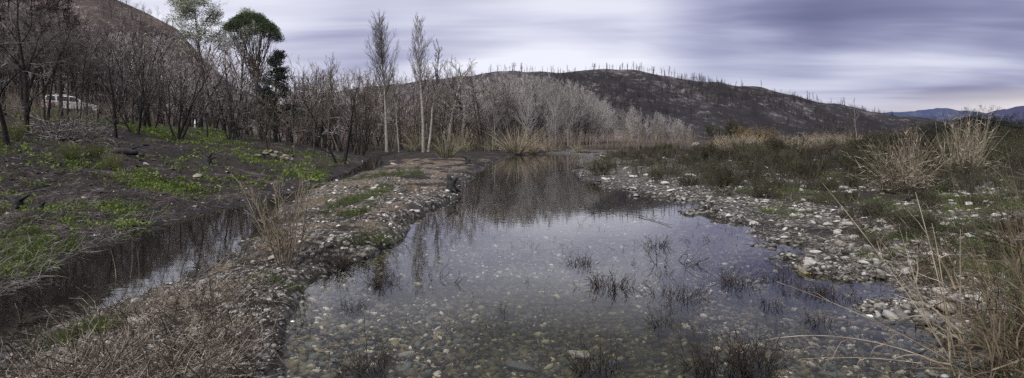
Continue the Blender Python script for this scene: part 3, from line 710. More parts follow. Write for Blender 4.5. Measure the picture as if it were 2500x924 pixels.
# --- white poplar grove
GG = 'young white poplars of the grove at the head of the pond'
LG = 'slim bare white-stemmed poplar in the dense grove at the head of the pond'
gv_px = [1150, 1180, 1230, 1330, 1400, 1450, 1500, 1560, 1620, 1690]
gv_py = [200, 198, 195, 186, 205, 238, 262, 270, 284, 315]
for i in range(225):
    px = rng.uniform(1165, 1690) if i > 60 else rng.uniform(1190, 1480)
    Y = np.interp(px, [1165, 1400, 1690], [72, 84, 122]) + rng.uniform(0, 26)
    top = np.interp(px, gv_px, gv_py) - 12 + rng.uniform(0, 1) ** 1.5 * 55
    tree_at('white_poplar', GROVE[rng.integers(5)], px, Y, top, LG, group=GG, wid=rng.uniform(1.0, 1.5))
for px, top, lab in [(1212, 215, 'white-stemmed poplar standing apart at the left front of the grove'), (1282, 200, 'brightest white poplar trunk at the front of the grove above the dry reeds'), (1345, 235, 'forked white poplar at the grove front right of the dry reeds')]:
    tree_at('white_poplar', GROVE[(px // 7) % 5], px, 66, top, lab, wid=1.2)

# ------------------------------------------------------------------ burnt trees on the hills
def v_hilltree(seed, kind):
    rng = np.random.default_rng(seed)
    P, R, L = stems(rng, 1, .01, .04, 8, .22, 5, .03, .03, tip=.25)
    sp = [dict(n=16 if kind else 9, t0=.35, t1=1, ang=.95, len=.28 if kind else .16, rad=.5, nseg=3, wig=.15, up=.06, rmin=.07),
          dict(n=6 if kind else 3, t0=.3, t1=1, ang=.7, len=.5, rad=.6, nseg=2, wig=.2, up=.05, rmin=.055)]
    parts = grow(rng, P, R, L, sp)
    b = MB()
    for k, (P, R) in enumerate(parts): b.add(*tubes(P, R, 4 if k == 0 else 3))
    return b.mesh('hill_tree', [M['hilltree']])
HT = [v_hilltree(400 + i, i % 2) for i in range(6)]
def hill_tree(x, y, z, h, label, group):
    o = link('burnt_pine', HT[rng.integers(6)], None, (x, y, z - .3), (rng.normal() * .05, rng.normal() * .07, rng.uniform(0, 6.28)), (h / 8 * rng.uniform(.9, 1.5),) * 2 + (h / 8,))
    tag(o, label, 'tree', group)
def crest(px, fh, ys):
    """the point of a hill that shows highest along one bearing"""
    x = (px - CX) / F * ys; z = fh(x, ys); a = z / ys; k = int(np.argmax(a)); return x[k], ys[k], z[k]
ysM = np.linspace(300, 560, 200); ysL = np.linspace(110, 260, 160)
def dens_px(n, segs):
    w = np.array([s[2] for s in segs], float); w /= w.sum(); out = []
    for _ in range(n):
        s = segs[rng.choice(len(segs), p=w)]; out.append(rng.uniform(s[0], s[1]))
    return out
for px in dens_px(128, [(1195, 1240, 8), (1240, 1440, 16), (1440, 1480, 7), (1480, 1600, 46), (1600, 1720, 28), (1720, 1850, 7), (1850, 2060, 8)]):
    x, y, z = crest(px, hill_h, ysM)
    hill_tree(x, y, z, rng.uniform(3.2, 6.8), 'bare burnt pine standing against the sky on the crest of the dark hill', 'burnt pines along the crest of the dark hill')
for i in range(170):
    px = rng.uniform(1330, 2150); y = rng.uniform(230, 440); x = (px - CX) / F * y
    hill_tree(x, y, float(hill_h(np.array([x]), np.array([y]))[0]), rng.uniform(3.5, 7), 'charred bare tree on the slope of the dark burnt hill', 'burnt trees on the slope of the dark hill')
b = MB()
for i in range(90):
    px = rng.uniform(700, 1420); y = rng.uniform(300, 410); x = (px - CX) / F * y
    z = float(hill_h(np.array([x]), np.array([y]))[0]); P, R, L = stems(rng, 1, .01, .05, rng.uniform(4, 8), .22, 4, .03, .03)
    for P, R in grow(rng, P, R, L, [dict(n=12, t0=.3, t1=1, ang=.9, len=.28, nseg=2, rmin=.06), dict(n=4, t0=.3, len=.5, nseg=2, rmin=.05)]):
        b.add(*tubes(P + np.array([x, y, z]), R, 3))
for i in range(2600):
    px = rng.uniform(1250, 2180); y = rng.uniform(190, 405); x = (px - CX) / F * y
    if fbm(np.array([x * .02]), np.array([y * .02]), 97, 3)[0] < .46: continue
    z = float(hill_h(np.array([x]), np.array([y]))[0]); h = rng.uniform(1.5, 5.5)
    P, R, L = stems(rng, 3, .4, .3, h, .14, 3, .1, .03)
    for P, R in grow(rng, P, R, L, [dict(n=5, t0=.2, t1=1, ang=.8, len=.45, nseg=2, rmin=.05)]):
        b.add(*tubes(P + np.array([x, y, z]), R, 3))
tag(link('burnt_woods', b.mesh('burnt_woods', [M['hilltree']])), kind='stuff')
for px, top in [(385, 12), (352, 8), (300, -10), (312, -4), (420, 60), (408, 58), (270, -30), (450, 70), (368, 25)]:
    x, y, z = crest(px, lhill_h, ysL)
    tree('burnt_pine', BURNT1[rng.integers(4)], (x, y, z - .3), max(zof(top, y) - z, 2.5), 'bare tree standing on the skyline of the tan hill at top left', cat='tree', group='bare trees on the skyline of the tan hill')
for i in range(170):
    px = rng.uniform(60, 520); y = rng.uniform(112, 185); x = (px - CX) / F * y
    z = float(lhill_h(np.array([x]), np.array([y]))[0])
    tree('burnt_tree', (BURNT1 + BROWN + BACKW)[rng.integers(16)], (x, y, z - .3), rng.uniform(2.5, 6), 'small bare tree on the slope of the tan hill behind the burnt wood', group='bare trees on the slope of the tan hill')

# ------------------------------------------------------------------ scatter helper for ground cover
def scatter(n, x0, x1, y0, y1, rng, water=False):
    p, ok = hit(rng.uniform(x0, x1, n), y0 + (y1 - y0) * rng.uniform(0, 1, n), water)
    return p[ok & (p[:, 1] < 150)]
def prob(A, p, rng, k=1.0): return p[rng.uniform(size=len(p)) < k * bil(A, p[:, 0], p[:, 1])]

def merge(temps, pts, scale, rng, tint=None, sink=0.0, flatten=None, tilt=.25):
    """copies of small templates set at points, as one body"""
    b = MB(); which = rng.integers(len(temps), size=len(pts))
    for k, (tv, tf) in enumerate(temps):
        sel = np.where(which == k)[0]
        if not len(sel): continue
        p = pts[sel]; s = scale[sel]; n = len(sel)
        a = rng.uniform(0, 2 * math.pi, n); c, s_ = np.cos(a), np.sin(a)
        tx = rng.normal(size=n) * tilt; ty = rng.normal(size=n) * tilt
        v = np.repeat(tv[None], n, 0) * (s if s.ndim == 2 else s[:, None])[:, None, :]
        x = v[..., 0] * c[:, None] - v[..., 1] * s_[:, None]; y = v[..., 0] * s_[:, None] + v[..., 1] * c[:, None]; z = v[..., 2] + x * tx[:, None] + y * ty[:, None]
        V = np.stack([x, y, z], -1) + p[:, None, :]
        m = len(tv)
        F_ = [(f[None] + (np.arange(n) * m)[:, None, None]).reshape(-1, f.shape[1]) for f in tf]
        col = None if tint is None else np.repeat(tint[sel], m, 0)
        b.add(V.reshape(-1, 3), F_, 0, col)
    return b

import bmesh
def rock(seed, sub=2, facets=9, noise=.06):
    rng = np.random.default_rng(seed)
    bm = bmesh.new(); bmesh.ops.create_icosphere(bm, subdivisions=sub, radius=1)
    V = np.array([v.co[:] for v in bm.verts]); Fc = np.array([[v.index for v in f.verts] for f in bm.faces]); bm.free()
    for _ in range(facets):
        n = norm(rng.normal(size=3)); c = rng.uniform(.55, .88)
        d = V @ n - c; V = V - np.maximum(d, 0)[:, None] * n[None] * .92
    V = V * (1 + noise * (fbm(V[:, 0] * 2 + 5, V[:, 1] * 2 + V[:, 2] * 1.7, seed, 3)[:, None] - .5) * 2)
    V = V * np.array([1, rng.uniform(.6, .9), rng.uniform(.38, .65)])
    return V, [Fc]
PEB = [rock(500 + i, 1, 5, .08) for i in range(8)]
PEB0 = []
def lowpeb(seed):
    rng = np.random.default_rng(seed)
    V = np.array([(1, 0, 0), (-1, 0, 0), (0, 1, 0), (0, -1, 0), (0, 0, 1), (0, 0, -1)], float) * rng.uniform(.7, 1.1, (6, 1)); V = V + rng.normal(size=V.shape) * .12
    F_ = np.array([(0, 2, 4), (2, 1, 4), (1, 3, 4), (3, 0, 4), (2, 0, 5), (1, 2, 5), (3, 1, 5), (0, 3, 5)])
    return V * np.array([1, .75, .5]), [F_]
PEB0 = [lowpeb(i) for i in range(6)]

def pebble_tint(n, rng, wet=False):
    t = rng.uniform(size=n)
    if wet:
        base = np.array([(.045, .043, .037), (.11, .10, .08), (.155, .135, .085), (.10, .11, .11), (.40, .39, .35), (.03, .03, .028), (.14, .12, .075)])
        c = base[rng.choice(7, size=n, p=[.2, .22, .12, .18, .08, .1, .1])]
    else:
        base = np.array([(.62, .60, .57), (.40, .38, .35), (.20, .185, .165), (.42, .38, .32), (.11, .10, .09)])
        c = base[rng.choice(5, size=n, p=[.22, .26, .24, .14, .14])]
    return c * rng.uniform(.7, 1.25, (n, 1)) * (2.9 if wet else 1)

# pebbles under the water: near ones
rng = np.random.default_rng(21)
n = 75000
p = scatter(n, 560, 2650, 600, 1060, rng)
dpv = bil(DP, p[:, 0], p[:, 1]); p = p[(dpv < -.03) | ((dpv < .1) & (rng.uniform(size=len(p)) < .35) & (p[:, 0] > 1))]
s = np.exp(rng.normal(math.log(.018), .52, len(p))); s = np.minimum(s, .065)
ok_ = p[:, 2] < -.012; p = p[ok_]; s = s[ok_]
p[:, 2] += s * .12
silt = sstep(.48, .68, fbm(p[:, 0] * .9, p[:, 1] * .9, 55, 4))[:, None]
tag(link('pebble_bed', merge(PEB, p, s, rng, pebble_tint(len(p), rng, True) * (1 - silt * np.array([.55, .55, .72]))).mesh('pebble_bed', [M['wetstone']])), kind='stuff')
p = scatter(26000, 900, 2000, 500, 640, rng)
p = p[(bil(DP, p[:, 0], p[:, 1]) < -.1) & (p[:, 2] < -.02)]; s = np.exp(rng.normal(math.log(.026), .45, len(p)))
tag(link('pebble_bed', merge(PEB0, p, s, rng, pebble_tint(len(p), rng, True) * .55).mesh('pebble_bed_far', [M['wetstone']], smooth=False)), kind='stuff')
# dry gravel
bars = scatter(16000, 1400, 2600, 480, 900, rng); bars = bars[(bil(DP, bars[:, 0], bars[:, 1]) < 0) & (bars[:, 2] > -.015)]
p = np.concatenate([scatter(26000, 1380, 2700, 372, 960, rng), scatter(26000, -100, 1280, 385, 1000, rng)])
p = p[rng.uniform(size=len(p)) < bil(GRAV, p[:, 0], p[:, 1]) * np.where(p[:, 0] > 1.5, .9, .62)]; p = np.concatenate([p, bars]); p = p[(bil(DP, p[:, 0], p[:, 1]) > -.02) | (p[:, 2] > -.015)]
s = np.exp(rng.normal(math.log(.016), .68, len(p))) * np.clip(p[:, 1] / 7, .8, 2.2) * np.where(p[:, 0] > 1.5, 1, .8); s = np.minimum(s, .12)
near = p[:, 1] < 8.5
tn = pebble_tint(len(p), rng)
damp = np.clip(.45 + p[:, 2:3] * 4, .45, 1); tn = tn * damp
tag(link('gravel', merge(PEB, p[near], s[near], rng, tn[near]).mesh('gravel_near', [M['gravel']])), kind='stuff')
tag(link('gravel', merge(PEB0, p[~near], s[~near], rng, tn[~near]).mesh('gravel_far', [M['gravel']], smooth=False)), kind='stuff')

# ------------------------------------------------------------------ single stones
ROCK = []
for i in range(8):
    V, f = rock(600 + i, 3, 12, .07); V[:, 2] += .12; ROCK.append(make_mesh('stone', V, f, [M['stone']], smooth=True))
ROCKD = []
for i in range(2):
    V, f = rock(620 + i, 3, 10, .07); ROCKD.append(make_mesh('dark_stone', V, f, [M['darkrock']], smooth=True))
def stone(p, w, label, group=None, sq=(1, .8, .6), dark=False, name='stone', rot=None, lift=0):
    m = (ROCKD if dark else ROCK)[int(RNG.integers(2 if dark else 8))]
    o = link(name, m, None, (p[0], p[1], p[2] + w * .06 + lift), (RNG.normal() * .12, RNG.normal() * .12, RNG.uniform(0, 6.28) if rot is None else rot), (w * .5 * sq[0], w * .5 * sq[1] * 1.15, w * .5 * sq[2] * 1.2))
    return tag(o, label, 'stone', group)
named = [(1697, 356, 28, 'large white boulder lying among dark scrub beyond the gravel bar', (1, .8, .7), False),
         (1470, 384, 20, 'white rock on the point of the bar at the far end of the pond', (1, .8, .7), False),
         (1543, 462, 10, 'small white stone at the water edge below the dark bush on the point', (1, .9, .8), False),
         (1018, 521, 22, 'pair-forming white stone on the pond side of the island', (1, .7, .7), False),
         (960, 403, 18, 'white slab lying in the far end of the side stream', (1, .6, .45), False),
         (1005, 517, 16, 'white block beside the stone on the pond side of the island', (1, .8, .8), False),
         (625, 771, 33, 'flat white stone on dark soil of the near spit', (1, .7, .45), False),
         (633, 757, 14, 'small rounded white stone above the flat white one on the near spit', (1, .9, .8), False),
         (617, 641, 17, 'upright white stone beside the puddle crossing the island', (1, .9, 1.0), False),
         (275, 845, 64, 'long flat grey slab at the bottom left of the near spit', (1, .45, .35), False),
         (410, 713, 17, 'white stone on the wet edge of the side stream', (1, .9, .9), False),
         (207, 791, 16, 'lone white stone at the left tip of the near spit', (1, .8, .7), False),
         (350, 736, 22, 'grey flat stone at the side stream edge', (1, .6, .4), False),
         (1412, 874, 78, 'speckled grey-white rock rising through the shallow water at front centre', (1, .55, .45), False),
         (1757, 914, 58, 'blue-grey wet boulder at the foot of the drowned bush at front', (1, .8, .7), True),
         (1275, 905, 95, 'broad dark grey boulder under the shallow water at front centre', (1, .7, .5), True),
         (985, 876, 62, 'flat tan stone under the water left of front centre', (1, .6, .4), False),
         (1505, 892, 60, 'brownish submerged stone right of the speckled rock', (1, .7, .5), True),
         (1560, 806, 44, 'flat grey submerged stone in the middle of the pond', (1, .6, .4), True),
         (2336, 458, 20, 'white stone atop two others on green ground at right', (1, .8, .9), False),
         (2347, 472, 20, 'lower white stone of the cluster on green ground at right', (1, .8, .7), False),
         (2070, 549, 30, 'pale rock half hidden by dark weeds on the bar', (1, .8, .7), False),
         (2045, 566, 24, 'bluish white stone on the gravel below the dry reed clump', (1, .8, .8), False),
         (2437, 571, 27, 'grey rounded stone on grassy ground at the right edge', (1, .8, .7), False),
         (2468, 886, 30, 'grey-blue stone under the reeds in the bottom right corner', (1, .8, .8), True),
         (2123, 694, 27, 'flat pale stone in the shallows off the gravel bar', (1, .6, .45), False),
         (2260, 640, 34, 'pale stone behind the reed stems on the bar', (1, .7, .6), False),
         (2335, 480, 14, 'smallest white stone of the cluster on green ground at right', (1, .8, .7), False)]
for px, py, w, lab, sq, dk in named:
    p = gp(px, py); ww = w * p[1] / F
    if dk or py > 860: p[2] = min(p[2], -.02) if p[2] < 0 else p[2]
    stone(p, ww, lab, None, sq, dk, rot=RNG.normal() * .3)
p = scatter(2200, 1420, 2560, 376, 760, rng); p = prob(GRAV + .12 * WR, p, rng); p = p[bil(DP, p[:, 0], p[:, 1]) > .1][:185]
for q in p: stone(q, min(.40, math.exp(rng.normal(math.log(.13), .4)) * np.clip(q[1] / 10, .6, 2.2)), 'pale stone lying on the gravel bar right of the pond', 'pale stones on the gravel bar right of the pond')
p = scatter(1500, 150, 1180, 400, 900, rng); p = prob((GRAV + .15) * ISL, p, rng); p = p[np.minimum(bil(DP, p[:, 0], p[:, 1]), bil(DC, p[:, 0], p[:, 1])) > .05][:80]
for q in p: stone(q, min(.22, math.exp(rng.normal(math.log(.085), .4)) * np.clip(q[1] / 9, .7, 2)), 'pale stone lying on the gravel island between the two waters', 'pale stones on the island')

# ------------------------------------------------------------------ grass, ground weeds and litter
def tuft(seed, n, h, r, spread):
    rng = np.random.default_rng(seed); a = rng.uniform(0, 6.28, n); ti = rng.uniform(.1, .9, n)
    st = np.stack([np.cos(a) * spread * rng.uniform(0, 1, n), np.sin(a) * spread * rng.uniform(0, 1, n), np.zeros(n)], -1)
    d = np.stack([np.cos(a) * np.sin(ti), np.sin(a) * np.sin(ti), np.cos(ti)], -1)
    P, R = run(st, d, h * rng.uniform(.6, 1.1, n), np.full(n, r), 2, .15, -.12, rng, .15)
    return ribbons(P, R, rng)
def rosette(seed, n=14):
    rng = np.random.default_rng(seed); pts = rng.normal(size=(n, 3)) * np.array([.07, .07, .012]) + np.array([0, 0, .025])
    return leafquads(pts, .06, .8, rng, .8)
TUFT = [tuft(i, 12, .13, .0035, .05) for i in range(5)]; ROS = [rosette(i) for i in range(5)]
p = np.concatenate([scatter(60000, -150, 1200, 265, 900, rng), scatter(22000, 1500, 2700, 380, 700, rng)])
p = prob(GREEN, p, rng, 1.1)
w = rng.uniform(size=len(p)); lf = bil(WL, p[:, 0], p[:, 1]) > .5
gsel = (w < .45) | (~lf & (w < .95)) | ((p[:, 1] < 9.5) & lf & (w < .85))
q = p[gsel]; tag(link('grass', merge(TUFT, q, rng.uniform(.5, 1.15, len(q)) * np.clip(q[:, 1] / 13, .75, 1.8), rng).mesh('grass', [M['grass']])), kind='stuff')
q = p[~gsel]; tag(link('clover', merge(ROS, q, rng.uniform(.5, 1.1, len(q)) * np.clip(q[:, 1] / 14, .7, 1.7), rng).mesh('clover', [M['clover']])), kind='stuff')

def litter(p, rng, lmin, lmax, r, lift=.05):
    n = len(p); a = rng.uniform(0, 6.28, n); e = np.abs(rng.normal(0, lift, n))
    d = np.stack([np.cos(a) * np.cos(e), np.sin(a) * np.cos(e), np.sin(e)], -1)
    L = rng.uniform(lmin, lmax, n) ; st = p + np.array([0, 0, .012])
    P, R = run(st, d, L, r * rng.uniform(.6, 1.4, n), 3, .25, -.02, rng, .5)
    return tubes(P, R, 3)
p = scatter(26000, -100, 1280, 390, 1000, rng); p = prob(STRAW + .05 * ISL, p, rng); p = p[bil(DP, p[:, 0], p[:, 1]) > .08]
b = MB(); V, f = litter(p, rng, .05, .34, .0021, .35); b.add(V, f)
p = scatter(5000, 1420, 2650, 380, 900, rng); p = p[(bil(DP, p[:, 0], p[:, 1]) > .02)]
V, f = litter(p, rng, .08, .4, .003, .5); b.add(V, f)
tag(link('dry_litter', b.mesh('dry_litter', [M['strawbrown']])), kind='stuff')
p = scatter(6000, -100, 1280, 390, 1000, rng); p = p[(bil(ISL, p[:, 0], p[:, 1]) > .5) & (np.minimum(bil(DP, p[:, 0], p[:, 1]), bil(DC, p[:, 0], p[:, 1])) > .05)]
b = MB(); V, f = litter(p, rng, .08, .4, .003, .6); b.add(V, f)
tag(link('dead_stems', b.mesh('dead_stems', [M['weed']])), kind='stuff')
# clods and charcoal on the burnt bank
p = scatter(9000, -120, 900, 310, 760, rng); p = p[(bil(WL, p[:, 0], p[:, 1]) > .6) & (bil(DC, p[:, 0], p[:, 1]) > .02)]
s = np.exp(rng.normal(math.log(.022), .6, len(p))) * np.clip(p[:, 1] / 10, .7, 2); t_ = rng.uniform(size=(len(p), 1))
ct = np.where(t_ < .6, np.array([[.03, .024, .022]]), np.where(t_ < .93, np.array([[.075, .058, .052]]), np.array([[.34, .31, .29]]))) * rng.uniform(.6, 1.4, (len(p), 1))
tag(link('soil_clods', merge(PEB0, p, s, rng, ct).mesh('soil_clods', [M['gravel']], smooth=False)), kind='stuff')
# dark debris on the burnt bank
p = scatter(11000, -100, 900, 310, 740, rng); p = p[(bil(WL, p[:, 0], p[:, 1]) > .6) & (bil(DC, p[:, 0], p[:, 1]) > .03)]
b = MB(); V, f = litter(p, rng, .04, .35, .0035, .25); b.add(V, f)
tag(link('twig_debris', b.mesh('twig_debris', [M['deadwood']])), kind='stuff')

# ------------------------------------------------------------------ drowned weeds in the pond
def v_weed(seed, n, h, tilt, spread, k1=3, rr=.0035, mat='weed', k2=0, nseg=5, up=.05, wig=.12, lo=.75):
    rng = np.random.default_rng(seed); P, R, L = stems(rng, n, spread, tilt, h, rr, nseg, wig, up, .4, lo=lo)
    P[:, 0, 2] = np.minimum(P[:, 0, 2], -.1)
    sp = [dict(n=k1, t0=.3, t1=1, ang=.6, len=.35, rad=.7, nseg=2, wig=.15, up=.06, rmin=rr * .55)]
    if k2: sp.append(dict(n=k2, t0=.2, t1=1, ang=.6, len=.5, rad=.8, nseg=2, wig=.15, up=.05, rmin=rr * .45))
    b = MB()
    for P, R in grow(rng, P, R, L, sp): b.add(*tubes(P, R, 3))
    V = np.concatenate(b.V); return b.mesh('weed', [M[mat]]), float(V[:, 2].max())
WEED = [v_weed(700 + i, (120, 90, 130, 12, 150, 10, 26)[i], .45, (.65, .5, .85, .9, .75, 1.1, .6)[i], (.09, .06, .13, .1, .1, .16, .12)[i], (5, 5, 5, 4, 5, 5, 5)[i], rr=.0044, k2=(2, 2, 2, 0, 2, 2, 1)[i], lo=.15, wig=(.2, .16, .24, .25, .2, .3, .2)[i]) for i in range(7)]
WD = [(1795, 690, 60, 'thickest drowned bush of brown stems in the right of the pond'), (1605, 602, 50, 'upright drowned weed below the gravel spit'), (1640, 645, 60, 'dense dark drowned weed in the middle right of the pond'),
      (1625, 672, 35, 'low drowned weed just in front of the dense one in the middle right'), (1492, 700, 68, 'fan-shaped drowned weed with upright stems in the middle of the pond'), (1650, 722, 62, 'drowned weed with long stems between the fan and the brown bush'),
      (1615, 785, 62, 'broad drowned weed in front of the long-stemmed one'), (1418, 645, 45, 'thin drowned weed leaning right in the middle of the pond'), (1215, 785, 42, 'low dark drowned weed in the centre foreground'), (860, 750, 45, 'drowned weed beside the near spit'),
      (935, 692, 52, 'drowned weed just off the island lip'), (950, 672, 35, 'smaller weed behind the one off the island lip'), (885, 862, 80, 'tangled dark weed at the bottom left of the pond'), (862, 908, 60, 'dark weed in the bottom left corner of the pond'),
      (918, 885, 70, 'weed right of the bottom left tangle'), (1455, 888, 100, 'lone forked twig in front of the speckled rock'), (1758, 900, 120, 'large drowned bush with many arching stems at front right'), (1845, 872, 90, 'drowned bush touching the large arching one at front right'),
      (1902, 684, 55, 'drowned weed off the gravel shore'), (1945, 664, 45, 'second weed by the gravel shore'), (2000, 785, 60, 'dark drowned bush crossed by the fallen reed stems'), (1980, 712, 52, 'weed behind the fallen reed stems'), (2040, 724, 52, 'weed right of the fallen reed stems'),
      (820, 655, 60, 'dark twiggy shrub at the pond end of the puddle'), (1700, 588, 28, 'small weed on the end of the gravel spit')]
for px, py, hp, lab in WD:
    Y = EYE * F / (py - HZ); x = (px - CX) / F * Y
    m, h = WEED[(0, 1, 2, 4, 6)[int(RNG.integers(5))]]; s = hp * Y / F / h * .95
    z = float(bil(H, x, Y))
    tag(link('drowned_weed', m, None, (x, Y, max(z, -.06)), (0, 0, RNG.uniform(0, 6.28)), (s * 1.25, s * 1.15, s)), lab, 'weed')
WS = [(1350, 722, 28), (1285, 606, 22), (1230, 752, 30), (1545, 606, 26), (1570, 652, 20), (1640, 522, 24), (1752, 590, 20), (1090, 702, 30), (1170, 717, 20), (1060, 692, 36), (1285, 636, 14), (1190, 660, 14), (1480, 522, 26), (1250, 592, 14),
      (1120, 862, 18), (1800, 572, 22), (1920, 652, 26), (1395, 598, 22), (1420, 606, 20), (1330, 665, 16), (1100, 745, 18), (1000, 715, 18), (1380, 612, 24), (1300, 720, 18), (1520, 560, 16), (1450, 560, 18), (1360, 580, 14), (1700, 640, 18), (1860, 640, 22), (1740, 660, 22), (1560, 690, 24), (1460, 770, 24), (1700, 800, 34), (1980, 640, 30), (2080, 700, 34), (2120, 740, 30), (1020, 790, 16), (1310, 760, 22), (1880, 740, 36), (1930, 720, 30), (1680, 700, 24), (1580, 800, 30), (1690, 545, 22), (1755, 560, 20)]
rw_ = np.random.default_rng(31)
while len(WS) < 190:
    a_, b_ = rw_.uniform(900, 2250), 505 + 390 * rw_.uniform(0, 1) ** 1.2
    q_ = flat(a_, b_)
    if bil(DP, q_[0], q_[1]) < -.15 and (rw_.uniform() < .35 + .65 * (a_ > 1500)): WS.append((a_, b_, rw_.uniform(7, 20) * (1 + (b_ - 500) / 900)))
for px, py, hp in WS:
    Y = EYE * F / (py - HZ); x = (px - CX) / F * Y; m, h = WEED[(3, 5, 6)[int(RNG.integers(3))] if hp < 30 else int(RNG.integers(7))]; s = hp * Y / F / h
    tag(link('drowned_weed', m, None, (x, Y, max(float(bil(H, x, Y)), -.06)), (RNG.normal() * .15, RNG.normal() * .2, RNG.uniform(0, 6.28)), (s * RNG.uniform(.9, 2.4), s * RNG.uniform(.9, 2.0), s)), 'small sparse dark weed poking out of the shallow pond', 'weed', 'small weeds standing in the pond')

# ------------------------------------------------------------------ scrub on the right
def v_scrub(seed, n, h, tilt, leafy=0, mat='scrub', lm='scrubgreen'):
    rng = np.random.default_rng(seed); P, R, L = stems(rng, n, .22, tilt, h, .010, 5, .14, .05, .4)
    parts = grow(rng, P, R, L, [dict(n=5, t0=.2, t1=1, ang=.6, len=.42, rad=.65, nseg=3, wig=.18, up=.06, rmin=.006), dict(n=4, t0=.2, t1=1, ang=.6, len=.5, rad=.7, nseg=2, wig=.2, up=.05, rmin=.0045)])
    b = MB()
    for P, R in parts: b.add(*tubes(P, R, 3))
    mats = [M[mat]]
    if leafy:
        tips = np.concatenate([parts[2][0][:, -1], parts[2][0][:, 1]]); pts = np.repeat(tips, leafy, 0) + rng.normal(size=(len(tips) * leafy, 3)) * .05
        b.add(*leafquads(pts, .05, .4, rng, .3), 1); mats.append(M[lm])
    V = np.concatenate(b.V); return b.mesh('scrub', mats), float(V[:, 2].max())
SCR = [v_scrub(800 + i, 32, 1.2, .75, (2, 4, 0, 4, 0, 3)[i]) for i in range(6)]
STR = [v_scrub(820 + i, 34, 1.1, .45, 0, 'straw') for i in range(2)]
GS = 'dark dry bushes of the scrub right of the pond'; LS = 'dark brown dry bush in the low scrub on the flat right of the pond'
def bush(px, Y, h, var, lab, grp=None, name='scrub_bush', wid=1.0, cat='bush'):
    p = spot(px, Y); m, hh = var; s = h / hh
    return tag(link(name, m, None, p - np.array([0, 0, .05]), (0, 0, RNG.uniform(0, 6.28)), (s * wid, s * wid, s)), lab, cat, grp)
for i in range(260):
    px = rng.uniform(1480, 2620); Y = 16 + rng.uniform(0, 1) ** .8 * 55
    if px < 1750 and Y < 26: Y += 20
    top = np.interp(px, [1480, 1600, 1750, 1900, 2050, 2200, 2350, 2600], [352, 345, 335, 322, 312, 300, 290, 285]) + 20
    p = spot(px, Y); h = np.clip(zof(top + rng.uniform(-14, 40) - (0 if Y > 28 else -25), Y) - p[2], .5, 2.4)
    bush(px, Y, h, SCR[rng.integers(6)], LS, GS, wid=rng.uniform(.9, 1.6))
for i in range(170):
    px = rng.uniform(1440, 2600); py = 385 + 270 * rng.uniform(0, 1) ** 1.3 ; q, ok = hit([px], [py]); q = q[0]
    if bil(DP, q[0], q[1]) < .8: continue
    m, hh = SCR[rng.integers(6)]; h = rng.uniform(.2, .55) * np.clip(q[1] / 12, .7, 1.5); s = h / hh
    tag(link('dead_weed', m, None, q - np.array([0, 0, .03]), (0, 0, rng.uniform(0, 6.28)), (s * rng.uniform(.9, 1.4),) * 2 + (s,)), 'low dark dead weed clump growing between stones of the gravel bar', 'weed', 'dead weeds on the gravel bar')
for i in range(16):
    px = rng.uniform(1720, 2120) if i < 14 else rng.uniform(2200, 2600); Y = rng.uniform(40, 62); p = spot(px, Y)
    bush(px, Y, zof(322 + rng.uniform(-6, 8), Y) - p[2], STR[rng.integers(2)], 'pale straw-coloured dry bush at the back of the scrub', 'straw-coloured bushes at the back of the scrub', 'straw_bush', 1.3)
YB = v_scrub(840, 40, 1.6, .8, 8, 'scrub', 'yellowbush')
bush(1840, 64, zof(300, 64) - spot(1840, 64)[2], YB, 'round ochre-yellow bush in front of the foot of the dark hill', name='yellow_bush', wid=1.1)
RB = v_scrub(841, 60, 2.2, .8, 10, 'scrub', 'darkneedle')
bush(2395, 62, zof(252, 62) - spot(2395, 62)[2], RB, 'tall dark evergreen bush rising above the scrub at far right', name='evergreen_bush', wid=1.1)
bush(2300, 66, zof(276, 66) - spot(2300, 66)[2], RB, 'dark bush left of the tall evergreen one at far right', name='evergreen_bush', wid=1.3)
bush(2480, 60, zof(272, 60) - spot(2480, 60)[2], RB, 'dark bush at the right edge beneath the blue hills', name='evergreen_bush', wid=1.3)
bush(1768, 80, zof(283, 80) - spot(1768, 80)[2], SCR[1], 'tall brown bush between the grove and the ochre bush', wid=1.1)
bush(1462, 24.5, 1.0, SCR[3], 'dark green-brown bush on the point where the pond narrows', wid=1.1)
b0 = v_scrub(842, 30, 1.2, .7, 9, 'scrub', 'reedgreen')
bush(1625, 62, .9, b0, 'light green low bush at the right foot of the white grove', name='green_bush', wid=1.8)
tree_at('young_tree', v_poplar(260, h=4, narrow=.5, base=.35, r=.04, k1=10, k2=4, k3=3, ln=.3, tilt=.1), 2092, 50, 238, 'lone thin pale sapling rising from the scrub before the hill')
for i in range(34):
    px = rng.uniform(1690, 2700); Y = rng.uniform(75, 130)
    tree_at('bare_tree', BROWN[1 + rng.integers(3)], px, Y, np.interp(px, [1690, 2000, 2150, 2300, 2700], [320, 308, 290, 284, 278]) + rng.uniform(-8, 20), 'low bare brown tree in the scrub belt below the hill on the right', group='low bare trees behind the scrub', wid=1.6)
